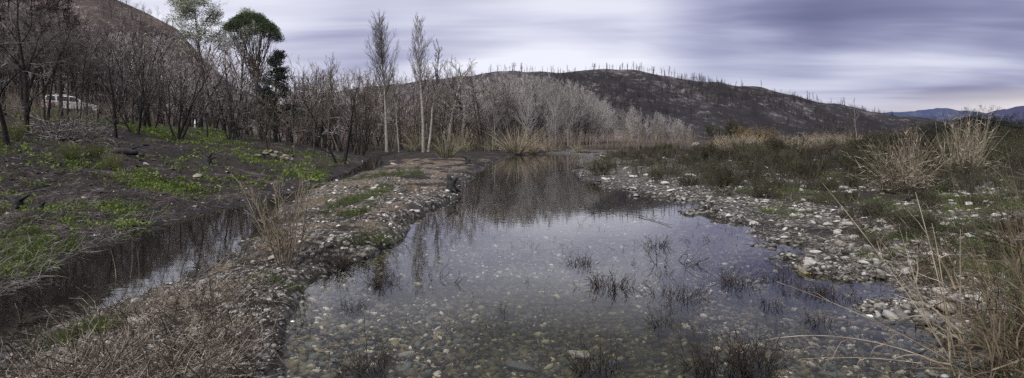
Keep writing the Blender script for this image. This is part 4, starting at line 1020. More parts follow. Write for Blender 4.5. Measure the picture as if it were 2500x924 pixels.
# undergrowth of dead stems between the bushes, too many to count
p = scatter(5200, 1480, 2700, 318, 470, rng); p = p[bil(DP, p[:, 0], p[:, 1]) > 1.2]
b = MB()
n = len(p); a = rng.uniform(0, 6.28, n); ti = np.abs(rng.normal(0, .45, n)); d = np.stack([np.cos(a) * np.sin(ti), np.sin(a) * np.sin(ti), np.cos(ti)], -1)
P, R = run(p, d, rng.uniform(.25, .7, n) * np.clip(p[:, 1] / 20, .7, 1.6), np.full(n, .005) * np.clip(p[:, 1] / 14, 1, 3), 4, .15, .02, rng, .4)
for P2, R2 in grow(rng, P, R, np.linalg.norm(P[:, -1] - P[:, 0], axis=1), [dict(n=5, t0=.15, t1=1, ang=.7, len=.5, rad=.8, nseg=2, wig=.2, up=.04, rmin=.004)]): b.add(*tubes(P2, R2, 3))
tag(link('undergrowth', b.mesh('undergrowth', [M['scrub']])), kind='stuff')
# floor of the woods and thicket
p = scatter(10500, -150, 1700, 255, 372, rng); p = p[(p[:, 1] > 24)]; p = p[(np.minimum(bil(DP, p[:, 0], p[:, 1]), bil(DC, p[:, 0], p[:, 1])) > .8)]
p = p[(bil(WL, p[:, 0], p[:, 1]) < .5) | (bil(DC, p[:, 0], p[:, 1]) > 13)]
n = len(p); a = rng.uniform(0, 6.28, n); ti = np.abs(rng.normal(0, .4, n)); d = np.stack([np.cos(a) * np.sin(ti), np.sin(a) * np.sin(ti), np.cos(ti)], -1)
P, R = run(p, d, rng.uniform(.4, 2.3, n) * np.clip(p[:, 1] / 45, .6, 1.4), np.full(n, .008) * np.clip(p[:, 1] / 30, 1, 3), 4, .12, .03, rng, .4)
b = MB()
for P2, R2 in grow(rng, P, R, np.linalg.norm(P[:, -1] - P[:, 0], axis=1), [dict(n=5, t0=.25, t1=1, ang=.6, len=.5, rad=.7, nseg=2, wig=.2, up=.05, rmin=.006)]): b.add(*tubes(P2, R2, 3))
tag(link('undergrowth', b.mesh('undergrowth_wood', [M['browncrown']])), kind='stuff')

# ------------------------------------------------------------------ reed and grass clumps
def v_reed(seed, n, h, tilt, droop, r, spread, mat, flatb=True, mats2=None, nseg=7):
    rng = np.random.default_rng(seed); a = rng.uniform(0, 6.28, n)
    st = np.stack([np.cos(a) * spread * rng.uniform(0, 1, n) ** .5, np.sin(a) * spread * rng.uniform(0, 1, n) ** .5, np.full(n, -.05)], -1); ti = tilt * rng.uniform(.1, 1.2, n)
    d = np.stack([np.cos(a) * np.sin(ti), np.sin(a) * np.sin(ti), np.cos(ti)], -1)
    P, R = run(st, d, h * rng.uniform(.5, 1.1, n), np.full(n, r), nseg, .05, -droop, rng, .15)
    b = MB(); k = n if mats2 is None else int(n * .55)
    fn = (lambda P, R: ribbons(P, R, rng)) if flatb else (lambda P, R: tubes(P, R, 3))
    b.add(*fn(P[:k], R[:k]), 0)
    if mats2: b.add(*fn(P[k:], R[k:]), 1)
    return b.mesh('reed', [M[mat]] + ([M[mats2]] if mats2 else [])), float(P[..., 2].max())
RG = [v_reed(900 + i, 130, 1.7, .7, .10, .012, .25, 'reedgreen', True, 'straw') for i in range(2)]
RS = [v_reed(910 + i, 170, 1.6, .8, .03, .009, .2, 'straw', True) for i in range(2)]
RD = [v_reed(920 + i, 210, 2.0, .38, .0, .007, .45, 'straw', False, 'strawbrown') for i in range(2)]
for px, py, hp, m, lab, wid in [(1090, 386, 46, RG[0], 'green reed tuft on the island shore below the twisted pale tree', 1.1), (1128, 366, 40, RS[0], 'drooping straw tuft behind the green one on the island shore', 1.3), (1160, 366, 36, RG[1], 'green and straw tuft beside the drooping straw one', 1.2), (1022, 368, 46, RG[1], 'green reed tuft at the foot of the narrow tall poplar', .9), (1050, 362, 42, RG[0], 'reed tuft right of the narrow tall poplar trunk', .9),
                                (1262, 376, 52, RS[1], 'pale straw reed fan at the head of the pond', 1.1), (1296, 374, 42, RS[0], 'second straw reed fan at the head of the pond', 1.1), (1205, 368, 34, RG[0], 'low green tuft left of the straw fans', 1.2), (1336, 370, 26, RS[1], 'small straw tuft right of the straw fans', 1.1)]:
    p = gp(px, py); s = 1.8 * hp * p[1] / F / m[1]
    tag(link('reed_tuft', m[0], None, p, (0, 0, RNG.uniform(0, 6.28)), (s * wid, s * wid, s)), lab, 'reeds')
rt_ = np.random.default_rng(44)
for i in range(26):
    p = gp(rt_.uniform(985, 1420), rt_.uniform(352, 376)); m = (RG + RG + RS)[rt_.integers(6)]; s = rt_.uniform(.5, 1.05)
    if min(float(bil(DP, p[0], p[1])), float(bil(DC, p[0], p[1]))) < .3: continue
    tag(link('reed_tuft', m[0], None, p, (0, 0, rt_.uniform(0, 6.28)), (s * 1.2, s * 1.2, s)), 'low green and straw grass tuft on the shore at the head of the pond', 'reeds', 'low tufts at the head of the pond')
BR = [v_weed(930 + i, 150, 1.0, .45, .22, 3, .006, 'broom', 2) for i in range(2)]
for px, py, hp, lab in [(38, 342, 55, 'largest green broom bush left of the brushwood pile'), (172, 390, 45, 'green broom bush below the brushwood pile'), (232, 386, 48, 'middle green broom bush below the burnt log'), (273, 412, 45, 'lowest green broom bush on the burnt slope')]:
    p = gp(px, py); m, h = BR[px % 2]; s = hp * p[1] / F / h
    tag(link('broom_bush', m, None, p, (0, 0, RNG.uniform(0, 6.28)), (s, s, s)), lab, 'bush')
# small grass tufts on the near spit
GT2 = [v_reed(940 + i, 90, .3, .9, .06, .004, .07, 'grass') for i in range(2)]
for px, py, hp, lab in [(238, 812, 40, 'green grass tuft at the water edge of the near spit'), (700, 702, 36, 'olive grass tuft on the tip of the near spit'), (730, 708, 28, 'small grass tuft beside the one on the spit tip'), (905, 585, 52, 'overhanging grass tuft on the island lip'), (938, 590, 40, 'right grass tuft overhanging the island lip'), (872, 590, 40, 'left grass tuft on the island lip'), (130, 830, 22, 'tiny grass tuft at the left end of the spit')]:
    p = gp(px, py); m, h = GT2[px % 2]; s = hp * p[1] / F / h
    tag(link('grass_tuft', m, None, p, (0, 0, RNG.uniform(0, 6.28)), (s * 1.2, s * 1.2, s)), lab, 'grass')
# bare sapling on the island, stalks in the side stream
SAP = v_weed(950, 16, 1.0, .34, .06, 8, .010, 'straw', 4, 7, .03, .08)
p = gp(698, 648); s = 200 * p[1] / F / SAP[1]
tag(link('dry_sapling', SAP[0], None, p, (0, 0, 1), (s * 1.0, s * 1.0, s * 1.2)), 'tall bare straw-coloured sapling on the island beside the puddle', 'sapling')
SH = v_weed(951, 22, .5, .8, .12, 4, .004, 'weed', 2)
for px, py, hp, lab in [(760, 640, 60, 'dark twiggy bush right of the straw sapling'), (500, 760, 80, 'thin dark twigs sprouting from the litter of the near spit'), (420, 870, 60, 'dark dead twigs on litter at bottom left'), (515, 860, 110, 'tall dark twig crossing the litter of the near spit'), (1105, 440, 30, 'twiggy heap behind the burnt stump'), (960, 540, 60, 'brown twig bush above the island lip'), (870, 540, 45, 'low brown shrub on the island crest'), (640, 620, 40, 'dead grass clump left of the straw sapling'), (1010, 470, 40, 'brown bush by the burnt stump'), (350, 462, 20, 'bare twig shrub in the bright weeds of the burnt bank')]:
    p = gp(px, py); m, h = SH; s = hp * p[1] / F / h
    tag(link('twig_bush', m, None, p, (0, 0, RNG.uniform(0, 6.28)), (s, s, s)), lab, 'bush')
def stalk(px, py, tops, lab, r=.0035):
    Y = EYE * F / (py - HZ); b = MB()
    for tx, ty, bx in tops:
        A = np.array([(bx - CX) / F * Y, Y, -.1]); B_ = np.array([(tx - CX) / F * Y, Y, zof(ty, Y)]); t = np.linspace(0, 1, 6)[:, None]
        P = A + (B_ - A) * t + np.array([0, .03, 0]) * np.sin(t * 3.1); b.add(*tubes(P[None], np.linspace(r, r * .4, 6)[None], 4))
    tag(link('reed_stalk', b.mesh('reed_stalk', [M['straw']])), lab, 'reeds')
stalk(284, 680, [(268, 605, 284)], 'leftmost of three pale stalks standing in the side stream')
stalk(315, 680, [(322, 578, 315)], 'tallest of three pale stalks standing in the side stream')
stalk(338, 682, [(332, 600, 338)], 'rightmost of three pale stalks standing in the side stream')
for i, (px, py, hp) in enumerate([(300, 690, 60), (375, 684, 70), (512, 640, 130), (450, 660, 20), (205, 690, 24)]):
    Y = EYE * F / (py - HZ); x = (px - CX) / F * Y; m, h = WEED[3]; s = hp * Y / F / h
    tag(link('stream_weed', m, None, (x, Y, -.05), (0, 0, RNG.uniform(0, 6)), (s * .6, s * .6, s)), 'thin dark weed standing in the side stream', 'weed', 'thin weeds in the side stream')

# near reeds on the right
def bezier(A, B_, Cc, n): t = np.linspace(0, 1, n)[:, None]; return (1 - t) ** 2 * A + 2 * t * (1 - t) * B_ + t * t * Cc
def at3(px, py, Y): return np.array([(px - CX) / F * Y, Y, zof(py, Y)])
NR = [((2330, 895, 4.0), (2180, 650, 4.2), (2008, 448, 4.7), .0052), ((2290, 880, 4.1), (2240, 700, 4.2), (2195, 555, 4.4), .0045), ((2335, 885, 4.1), (2290, 660, 4.2), (2235, 470, 4.5), .006),
      ((2345, 900, 4.0), (2160, 780, 4.1), (1895, 688, 4.3), .0055), ((2335, 905, 4.0), (2090, 790, 4.1), (1870, 830, 4.2), .0055), ((2310, 900, 4.0), (2140, 862, 4.0), (1945, 878, 4.05), .0045),
      ((2300, 850, 4.1), (2260, 760, 4.2), (2170, 640, 4.4), .004), ((2320, 900, 4.0), (2310, 700, 4.1), (2275, 545, 4.2), .0055), ((2360, 900, 4.0), (2340, 740, 4.0), (2345, 560, 4.1), .005), ((2350, 890, 4.1), (2290, 780, 4.2), (2130, 560, 4.6), .004),
      ((2400, 915, 3.9), (2330, 800, 4.0), (2230, 700, 4.2), .004), ((2320, 830, 4.1), (2316, 750, 4.1), (2290, 660, 4.2), .006)]
labs = ['long pale reed stem leaning far left from the near right clump', 'near reed stem standing just left of the clump', 'thick pale upright reed stem at the left of the near clump', 'straight reed stem fallen low across the water', 'arched reed stem bowing down over the water', 'lowest reed stem lying almost level over the water',
        'short thin stem left of the near reed clump', 'upright reed stem in the left part of the near clump', 'reed stem rising straight from the middle of the near clump', 'thin reed stem leaning left behind the near clump', 'thin bent reed stem low in the near clump', 'stout short reed stem in front of the near clump']
for (a, c, e, r), lab in zip(NR, labs):
    P = bezier(at3(*a), at3(*c), at3(*e), 12); A0 = P[0].copy(); A0[2] = float(bil(H, A0[0], A0[1])) - .03; P = np.concatenate([A0[None], P]); b = MB()
    b.add(*tubes(P[None], np.linspace(r, r * .35, 13)[None], 5))
    for k in range(4):
        q = P[3 + 2 * k]; d = norm(P[4 + 2 * k] - P[3 + 2 * k]) + RNG.normal(size=3) * .5
        Q, R_ = run(q[None], d[None], np.array([RNG.uniform(.12, .3)]), np.array([.0045]), 5, .15, -.15, RNG, .1); b.add(*ribbons(Q, R_, RNG))
    tag(link('dry_reed', b.mesh('dry_reed', [M['straw']])), lab, 'reeds')
rng = np.random.default_rng(77)
def near_clump(x, y, n, h, lean, lab, green, sp=.3, sd=.22, thick=1.0, droop=-.015):
    z = float(bil(H, x, y)); a = rng.uniform(0, 6.28, n)
    st = np.stack([np.cos(a) * sp * rng.uniform(0, 1, n), np.sin(a) * sp * rng.uniform(0, 1, n), np.full(n, -.05)], -1)
    d = np.stack([rng.normal(lean, sd, n), rng.normal(0, sd * .8, n), np.ones(n)], -1)
    P, R = run(st, d, h * rng.uniform(.45, 1.05, n), thick * rng.uniform(.0025, .0055, n), 8, .05, droop, rng, .3)
    e = empty('reed_clump', (x, y, z)); tag(e, lab, 'reeds')
    V, f = tubes(P, R, 4); b = MB(); b.add(V, f); link('stems', b.mesh('reed_stems', [M['straw' if thick > 1 else 'reedbrown']]), e)
    m = n * 5; bi = rng.integers(n, size=m); si = rng.integers(1, 8, size=m)
    dd = norm(P[bi, si] - P[bi, si - 1]) + rng.normal(size=(m, 3)) * .45
    Q, R_ = run(P[bi, si], dd, rng.uniform(.15, .5, m), thick * rng.uniform(.003, .007, m), 6, .12, -.14, rng, .1)
    b = MB(); k = int(m * (1 - green)); b.add(*ribbons(Q[:k], R_[:k], rng), 0)
    mm = n * 4; st2 = np.stack([rng.normal(0, sp * .9, mm), rng.normal(0, sp * .9, mm), rng.uniform(0, .22, mm) * h], -1); d2 = rng.normal(size=(mm, 3)) * np.array([1, 1, .45]) + np.array([0, 0, .25])
    Q2, R2 = run(st2, d2, rng.uniform(.1, .45, mm), thick * rng.uniform(.002, .005, mm), 5, .25, -.1, rng, .2); b.add(*ribbons(Q2, R2, rng), 0); b.add(*ribbons(Q[k:], R_[k:], rng), 1)
    link('leaves', b.mesh('reed_leaves', [M['strawbrown' if thick > 1 else 'reedbrown'], M['reedgreen']]), e)
q = gp(2205, 470); near_clump(q[0], q[1], 150, 1.75, -.15, 'fountain-like dry reed clump on the bar, left of the two big ones', .25, .45, .34, 1.7, -.04)
q = gp(2350, 430); near_clump(q[0], q[1], 95, 2.15, .08, 'tall fan of pale dry reeds behind green ground, right of the two big ones', .05, .5, .2, 1.7, .01)
near_clump(3.55, 3.95, 55, 1.0, -.10, 'bushy near reed clump with green blades at the lower right', .45)
near_clump(3.95, 4.1, 60, 1.6, .05, 'tallest near reed clump at the right edge', .4)
near_clump(3.3, 3.6, 40, .8, -.15, 'short near reed clump in the bottom right corner', .15)
near_clump(5.0, 5.4, 40, 1.4, 0, 'brown reed clump at the right edge behind the tallest near one', .15)
near_clump(4.6, 6.0, 30, .6, -.1, 'low reed clump among gravel behind the near reeds', .45)

# ------------------------------------------------------------------ stumps, logs, rubble, brushwood
def rough(P, R, sides, seed, amp=.25):
    V, f = tubes(P[None], R[None], sides); V = V + (fbm(V[:, 0] * 9 + seed, V[:, 1] * 9 + V[:, 2] * 8, seed, 3)[:, None] - .5) * amp * R.mean() * norm(V - V.mean(0)) * 2
    n = len(P); cap = [np.arange(sides)[::-1][None], (np.arange(sides) + (n - 1) * sides)[None]]
    return V, f + cap
def stump(px, py, wpx, hpx, lab, prongs, name='burnt_stump'):
    p = gp(px, py); k = p[1] / F; w = wpx * k; h = hpx * k; b = MB()
    P = np.array([(0, 0, -.1), (0, 0, h * .15), (0, 0, h * .4), (.05 * w, 0, h * .6)]); b.add(*rough(P, np.array([.55, .42, .36, .3]) * w, 10, px))
    for dx, dz, r in prongs:
        P = np.array([(0, 0, h * .3), (dx * w * .5, .05 * w, h * (.3 + dz * .45)), (dx * w, .02 * w, h * dz)]); b.add(*rough(P, np.array([.24, .18, .12]) * w * r, 8, px + int(dz * 90)))
    for a in (0.5, 2.2, 3.9, 5.3):
        P = np.array([(0, 0, h * .15), (math.cos(a) * w * .5, math.sin(a) * w * .5, h * .05), (math.cos(a) * w * .85, math.sin(a) * w * .8, -.06)]); b.add(*rough(P, np.array([.2, .13, .05]) * w, 6, px + int(a * 9)))
    tag(link(name, b.mesh('stump', [M['ash']], smooth=True), None, p), lab, 'stump')
stump(40, 508, 34, 28, 'black forked stump at the left edge of the burnt bank', [(-.9, .95, 1.2), (.9, 1.0, .8)])
stump(97, 510, 24, 22, 'grey-black stump right of the forked one', [(-.4, 1.0, 1), (.5, .8, .9)])
stump(506, 402, 26, 26, 'charred jagged stump beside bright weeds on the burnt bank', [(-.6, .8, 1), (.4, 1.1, 1), (.8, .7, .7)])
stump(1102, 466, 30, 40, 'black burnt stump on the pond side of the island', [(-.3, 1.0, 1), (.5, .8, 1.1)])
stump(1143, 400, 16, 20, 'slim leaning burnt stub at the far edge of the island', [(-.9, 1.0, 1.1)])
stump(585, 432, 8, 9, 'tiny charred stub on the burnt bank', [(.2, 1, 1)])
def log(px, py, L, r, rot, lab, mat='ash'):
    p = gp(px, py); k = p[1] / F; L *= k; r *= k; t = np.linspace(-.5, .5, 8); b = MB()
    P = np.stack([t * L, np.sin(t * 5) * r * .4, np.full(8, r * .7) + np.cos(t * 7) * r * .2], -1); b.add(*rough(P, r * np.array([.75, 1, 1.05, .95, 1, .9, .8, .6]), 10, px, .35))
    P = np.stack([np.linspace(.1, .45, 4) * L, np.linspace(0, r * 2, 4), np.linspace(r, r * 2.2, 4)], -1); b.add(*rough(P, r * np.array([.4, .35, .3, .2]), 7, px + 3))
    tag(link('burnt_log', b.mesh('log', [M[mat]], True), None, p, (0, 0, rot)), lab, 'log')
log(300, 378, 62, 9, .1, 'thick charred log on the burnt slope beside the green brooms')
log(332, 381, 44, 4, -.2, 'thinner charred branch end right of the thick log')
log(242, 472, 50, 4, .2, 'low blackened root lying on the burnt bank')
# brushwood pile
rng = np.random.default_rng(88); c = gp(160, 345); k = c[1] / F
n = 400; u = rng.normal(size=(n, 2)); st = np.stack([c[0] + u[:, 0] * 36 * k, c[1] + u[:, 1] * .7, np.zeros(n)], -1)
st[:, 2] = bil(H, st[:, 0], st[:, 1]) + np.abs(rng.normal(0, .3, n)) * np.exp(-u[:, 0] ** 2 * .5) + .03
a = rng.uniform(0, 6.28, n); el = rng.normal(.1, .3, n); d = np.stack([np.cos(a) * np.cos(el), np.sin(a) * np.cos(el), np.sin(el)], -1)
P, R = run(st, d, rng.uniform(.4, 1.6, n), rng.uniform(.009, .024, n), 5, .22, -.04, rng, .5); b = MB(); b.add(*tubes(P, R, 4))
for P2, R2 in grow(rng, P, R, np.full(n, .8), [dict(n=3, t0=.2, t1=1, ang=.7, len=.5, rad=.6, nseg=3, wig=.25, up=-.02, rmin=.005)])[1:]: b.add(*tubes(P2, R2, 3))
tag(link('brushwood_pile', b.mesh('brushwood', [M['deadwood']])), 'heap of grey dead branches on top of the burnt bank', 'brushwood')
# rubble pile: each block a stone of its own
RUB = []
for i in range(4):
    V, f = rock(650 + i, 3, 16, .05); RUB.append(make_mesh('rubble', V, f, [M['rubble']], smooth=False))
for i in range(26):
    u = rng.uniform(-1, 1); px = 668 + u * 46; py = 384 + rng.uniform(-5, 6) + u * 4; p = gp(px, py); k = p[1] / F
    w = rng.uniform(9, 20) * k
    o = link('rubble_stone', RUB[i % 4], None, p + np.array([0, 0, w * .15 + max(0, (1 - abs(u))) * rng.uniform(0, 10) * k]), (rng.normal() * .35, rng.normal() * .35, rng.uniform(0, 6.28)), (w * .6, w * .45, w * .42))
    tag(o, 'tan block in the heap of broken stones on the green bank', 'stone', 'blocks of the stone heap on the left bank')
for (a0, b0_), lab, r in [(((2040, 690), (2090, 668)), 'pale driftwood stick at the right shore', .012), (((1560, 545), (1640, 575)), 'bleached stick lying across the gravel spit', .010), (((530, 790), (640, 690)), 'bleached stick lying on the litter of the near spit', .008), (((690, 690), (640, 700)), 'gnarled bleached root at the tip of the near spit', .012), (((470, 690), (560, 630)), 'thin grey stick on the gravel left of the puddle', .007)]:
    A = gp(*a0); B_ = gp(*b0_); t = np.linspace(0, 1, 7)[:, None]; P = A + (B_ - A) * t; P[:, 2] = np.maximum(bil(H, P[:, 0], P[:, 1]), 0) + r + .01; P = P + rng.normal(size=P.shape) * r * .9
    b = MB(); b.add(*rough(P, np.linspace(r, r * .5, 7), 6, 5)); tag(link('driftwood', b.mesh('driftwood', [M['deadwood']])), lab, 'stick')

# ------------------------------------------------------------------ white car
def flat_mat(name, col, rough=.4, metal=0.0, coat=0.0):
    m, nt, out = new_mat(name); b = N(nt, 'ShaderNodeBsdfPrincipled', i_Roughness=rough, i_Metallic=metal)
    nz = N(nt, 'ShaderNodeTexNoise', i_Scale=5.0, i_Detail=4); r = ramp(nt, [(.3, tuple(c * .85 for c in col)), (.7, tuple(min(1, c * 1.05) for c in col))])
    tc = N(nt, 'ShaderNodeTexCoord'); nt.links.new(tc.outputs['Object'], nz.inputs['Vector']); nt.links.new(nz.outputs['Fac'], r.inputs[0]); nt.links.new(r.outputs[0], b.inputs['Base Color'])
    b.inputs['Coat Weight'].default_value = coat; nt.links.new(b.outputs[0], out.inputs[0]); return m
CW = flat_mat('white_car_paint', (.8, .8, .82), .3, 0, .5); CG = flat_mat('dark_car_glass', (.02, .022, .025), .08); CT = flat_mat('black_rubber', (.02, .02, .02), .8); CR = flat_mat('wheel_metal', (.35, .35, .37), .35, .8); CRED = flat_mat('red_marking', (.6, .03, .03), .5); CL = flat_mat('lamp_glass', (.75, .75, .78), .15); CD = flat_mat('dark_trim', (.03, .03, .032), .6)
def prism(prof, y0, y1, inset=0.0):
    """side outline (x,z) swept across the width, the upper part drawn in by inset"""
    n = len(prof); zs = np.array([p[1] for p in prof]); k = (zs - zs.min()) / max(np.ptp(zs), 1e-6)
    A = np.array([(p[0], y0 + inset * kk, p[1]) for p, kk in zip(prof, k)]); B_ = np.array([(p[0], y1 - inset * kk, p[1]) for p, kk in zip(prof, k)])
    V = np.concatenate([A, B_]); q = np.array([(i, (i + 1) % n, n + (i + 1) % n, n + i) for i in range(n)])
    return V, [q, np.arange(n)[::-1][None], (np.arange(n) + n)[None]]
def arch(cx, r, z0, n=9): return [(cx + r * math.cos(t), z0 + r * math.sin(t)) for t in np.linspace(math.pi, 0, n)]
def car(loc, rot):
    e = empty('parked_car', loc, rot); tag(e, 'white car with a red marking on its rear side, parked behind the burnt trees', 'car')
    low = [(-2.25, .42)] + [(-2.25, .40)] + arch(-1.35, .40, .36) + arch(1.38, .40, .36) + [(2.20, .38), (2.28, .62), (2.20, .84), (1.75, .98), (1.05, 1.07), (-2.2, 1.10), (-2.3, .8)]
    def add(name, mb, mats, par=e, smooth=False):
        o = link(name, mb.mesh(name, mats, smooth), par); md = o.modifiers.new('bevel', 'BEVEL'); md.width = .03; md.segments = 2; md.limit_method = 'ANGLE'; md.angle_limit = .6; return o
    b = MB(); b.add(*prism(low, -.88, .88, .05)); body = add('body', b, [CW])
    b = MB(); b.add(*prism([(-2.12, 1.085), (-1.95, 1.62), (-1.2, 1.70), (.0, 1.68), (.35, 1.6), (1.02, 1.065)], -.80, .80, .14)); add('cabin', b, [CW])
    for s in (-1, 1):
        for x0, x1, x2, x3 in [(-1.98, -1.2, -1.3, -1.86), (-1.1, -.25, -.25, -1.1), (-.15, .82, .32, -.15)]:
            Vv = np.array([(x0, s * .80, 1.13), (x1, s * .80, 1.13), (x2, s * .692, 1.58), (x3, s * .692, 1.58)]); b = MB(); b.add(Vv, [np.array([[0, 1, 2, 3]])]); b.add(Vv + np.array([0, -s * .03, 0]), [np.array([[3, 2, 1, 0]])])
            o = link('window', b.mesh('window', [CG], False), e); o.location = (0, s * .006, 0)
        b = MB(); b.add(*prism([(-1.95, .82), (-1.2, .82), (-1.2, .96), (-1.95, .96)], s * .872, s * .885)); add('marking', b, [CRED])
        b = MB(); b.add(*prism([(-.95, .3), (.95, .3), (.95, .42), (-.95, .42)], s * .86, s * .90)); add('sill', b, [CD])
        b = MB(); b.add(*prism([(.62, 1.1), (.84, 1.1), (.80, 1.26), (.64, 1.26)], s * .86, s * 1.02)); add('mirror', b, [CW])
        b = MB(); b.add(*prism([(2.0, .72), (2.25, .70), (2.22, .83), (1.95, .90)], s * .60, s * .875)); add('headlight', b, [CL])
        for x in (-1.05, -.15):
            b = MB(); b.add(*prism([(x - .1, .93), (x + .1, .93), (x + .1, .96), (x - .1, .96)], s * .86, s * .895)); add('door_handle', b, [CD])
        for cx in (-1.35, 1.38):
            w = empty('wheel', (cx, s * .74, .34)); w.parent = e
            t = np.linspace(0, 2 * math.pi, 25)[:-1]
            prof = [(.20, -.11), (.31, -.115), (.345, -.08), (.345, .08), (.31, .115), (.20, .11)]
            V = np.array([(r * math.cos(a), yy, r * math.sin(a)) for r, yy in prof for a in t]); ii = np.arange(len(prof) * 24).reshape(len(prof), 24)
            q = np.stack([ii, np.roll(ii, -1, 1), np.roll(np.roll(ii, -1, 0), -1, 1), np.roll(ii, -1, 0)], -1).reshape(-1, 4)
            b = MB(); b.add(V, [q]); link('tyre', b.mesh('tyre', [CT]), w)
            b = MB()
            for k5 in range(5):
                a = k5 * 2 * math.pi / 5; dx = np.array([math.cos(a), 0, math.sin(a)]); sd = np.array([-math.sin(a), 0, math.cos(a)])
                V = np.array([dx * r + sd * wd * sg + np.array([0, yy, 0]) for r, wd in ((.0, .04), (.205, .035)) for sg in (-1, 1) for yy in (s * .05, s * .09)])
                b.add(V, [np.array([(0, 1, 3, 2), (4, 6, 7, 5), (0, 4, 5, 1), (2, 3, 7, 6), (1, 5, 7, 3), (0, 2, 6, 4)])])
            link('rim', b.mesh('rim', [CR], False), w)
    b = MB(); b.add(np.array([(.40, -.62, 1.58), (.40, .62, 1.58), (1.0, .72, 1.10), (1.0, -.72, 1.10)]) + np.array([.015, 0, .015]), [np.array([[0, 1, 2, 3]])]); link('windscreen', b.mesh('windscreen', [CG], False), e)
    b = MB(); b.add(*prism([(2.18, .40), (2.34, .42), (2.34, .58), (2.22, .60)], -.8, .8)); add('bumper', b, [CW])
    b = MB(); b.add(*prism([(-2.40, .42), (-2.22, .42), (-2.22, .62), (-2.38, .62)], -.8, .8)); add('bumper', b, [CD])
    b = MB(); b.add(*prism([(-1.3, 1.76), (-.2, 1.75), (-.2, 1.80), (-1.3, 1.80)], -.55, .55)); add('roof_rack', b, [CL])
cpos = spot(172, 57)
car((cpos[0], cpos[1], cpos[2] + .0), (0, .04, .66))
# small white post in the wood
p = spot(476, 42); b = MB(); b.add(*rough(np.array([(0, 0, -.2), (0, 0, .3), (0, 0, .62)]), np.array([.06, .06, .05]), 8, 2, .05)); b.add(*rough(np.array([(0, 0, .62), (0, 0, .68), (0, 0, .71)]), np.array([.05, .04, .015]), 8, 3, .05))
tag(link('marker_post', b.mesh('marker_post', [CW]), None, p), 'small white marker post among dark trunks of the burnt wood', 'post')

# ------------------------------------------------------------------ sky, sun, camera
SUN_EL, SUN_AZ = math.radians(42), math.radians(215)
w = bpy.data.worlds.new('World'); bpy.context.scene.world = w; w.use_nodes = True
nt = w.node_tree; nt.nodes.clear(); L = nt.links.new
out = N(nt, 'ShaderNodeOutputWorld')
sky = N(nt, 'ShaderNodeTexSky'); sky.sky_type = 'NISHITA'; sky.sun_disc = False; sky.sun_elevation = SUN_EL; sky.sun_rotation = SUN_AZ
bg1 = N(nt, 'ShaderNodeBackground', i_Strength=.10); L(sky.outputs[0], bg1.inputs[0])
tc = N(nt, 'ShaderNodeTexCoord'); sx_ = N(nt, 'ShaderNodeSeparateXYZ'); L(tc.outputs['Generated'], sx_.inputs[0])
def mth(op, a, b=None, c=None):
    n = N(nt, 'ShaderNodeMath', operation=op)
    for i, v in enumerate((a, b, c)):
        if v is None: continue
        if isinstance(v, (int, float)): n.inputs[i].default_value = v
        else: L(v, n.inputs[i])
    return n.outputs[0]
zc = mth('ADD', mth('MAXIMUM', sx_.outputs[2], 0.0), .10)
u = mth('DIVIDE', sx_.outputs[0], zc); v = mth('DIVIDE', sx_.outputs[1], zc)
cb = N(nt, 'ShaderNodeCombineXYZ'); L(u, cb.inputs[0]); L(v, cb.inputs[1])
def streak(rot, sc, seed, detail, rough, dist=.3):
    mp = N(nt, 'ShaderNodeMapping'); mp.inputs['Rotation'].default_value = (0, 0, rot); mp.inputs['Scale'].default_value = sc; mp.inputs['Location'].default_value = (seed, seed * .7, 0); L(cb.outputs[0], mp.inputs[0])
    nz = N(nt, 'ShaderNodeTexNoise', i_Scale=1.0, i_Detail=detail, i_Roughness=rough, i_Distortion=dist); L(mp.outputs[0], nz.inputs['Vector']); return nz.outputs['Fac']
s1 = streak(.35, (.38, .40, 1), 3.1, 2, .45, .4); s2 = streak(.45, (.30, 1.0, 1), 8.3, 4, .55, .5); s3 = streak(.55, (.45, 2.0, 1), 5.7, 4, .6, .5)
mixn = mth('ADD', mth('ADD', mth('MULTIPLY', s1, .58), mth('MULTIPLY', s2, .34)), mth('MULTIPLY', s3, .08))
# brighter to the left, heavier to the right, thin bright gap at the skyline
hor = mth('SQRT', mth('ADD', mth('MULTIPLY', sx_.outputs[0], sx_.outputs[0]), mth('MULTIPLY', sx_.outputs[1], sx_.outputs[1])))
side = mth('DIVIDE', sx_.outputs[0], mth('MAXIMUM', hor, .01))
sb = ramp(nt, [(.0, (.74,) * 3), (.15, (.80,) * 3), (.36, (.92,) * 3), (.42, (1.04,) * 3), (.52, (1.2,) * 3), (.60, (1.02,) * 3), (.68, (.64,) * 3), (.75, (.44,) * 3), (.85, (.26,) * 3), (1.0, (.26,) * 3)]); sb.color_ramp.interpolation = 'EASE'
L(mth('MULTIPLY_ADD', side, .5, .5), sb.inputs[0])
t = mth('ADD', mth('MULTIPLY_ADD', mixn, 2.9, -1.49), sb.outputs[0])
cr = ramp(nt, [(.08, (.12, .12, .22)), (.30, (.205, .203, .335)), (.52, (.38, .382, .525)), (.74, (.57, .572, .69)), (.95, (.735, .738, .825))]); L(t, cr.inputs[0])
glow = N(nt, 'ShaderNodeMapRange', clamp=True); glow.inputs[1].default_value = .075; glow.inputs[2].default_value = .045; L(sx_.outputs[2], glow.inputs[0])
gs = N(nt, 'ShaderNodeMapRange', clamp=True); gs.inputs[1].default_value = .45; gs.inputs[2].default_value = .68; L(side, gs.inputs[0])
gn = mth('MULTIPLY', mth('MULTIPLY', glow.outputs[0], gs.outputs[0]), .75)
gmx = N(nt, 'ShaderNodeMix', data_type='RGBA'); gmx.inputs[7].default_value = (.80, .74, .74, 1); L(gn, gmx.inputs[0]); L(cr.outputs[0], gmx.inputs[6])
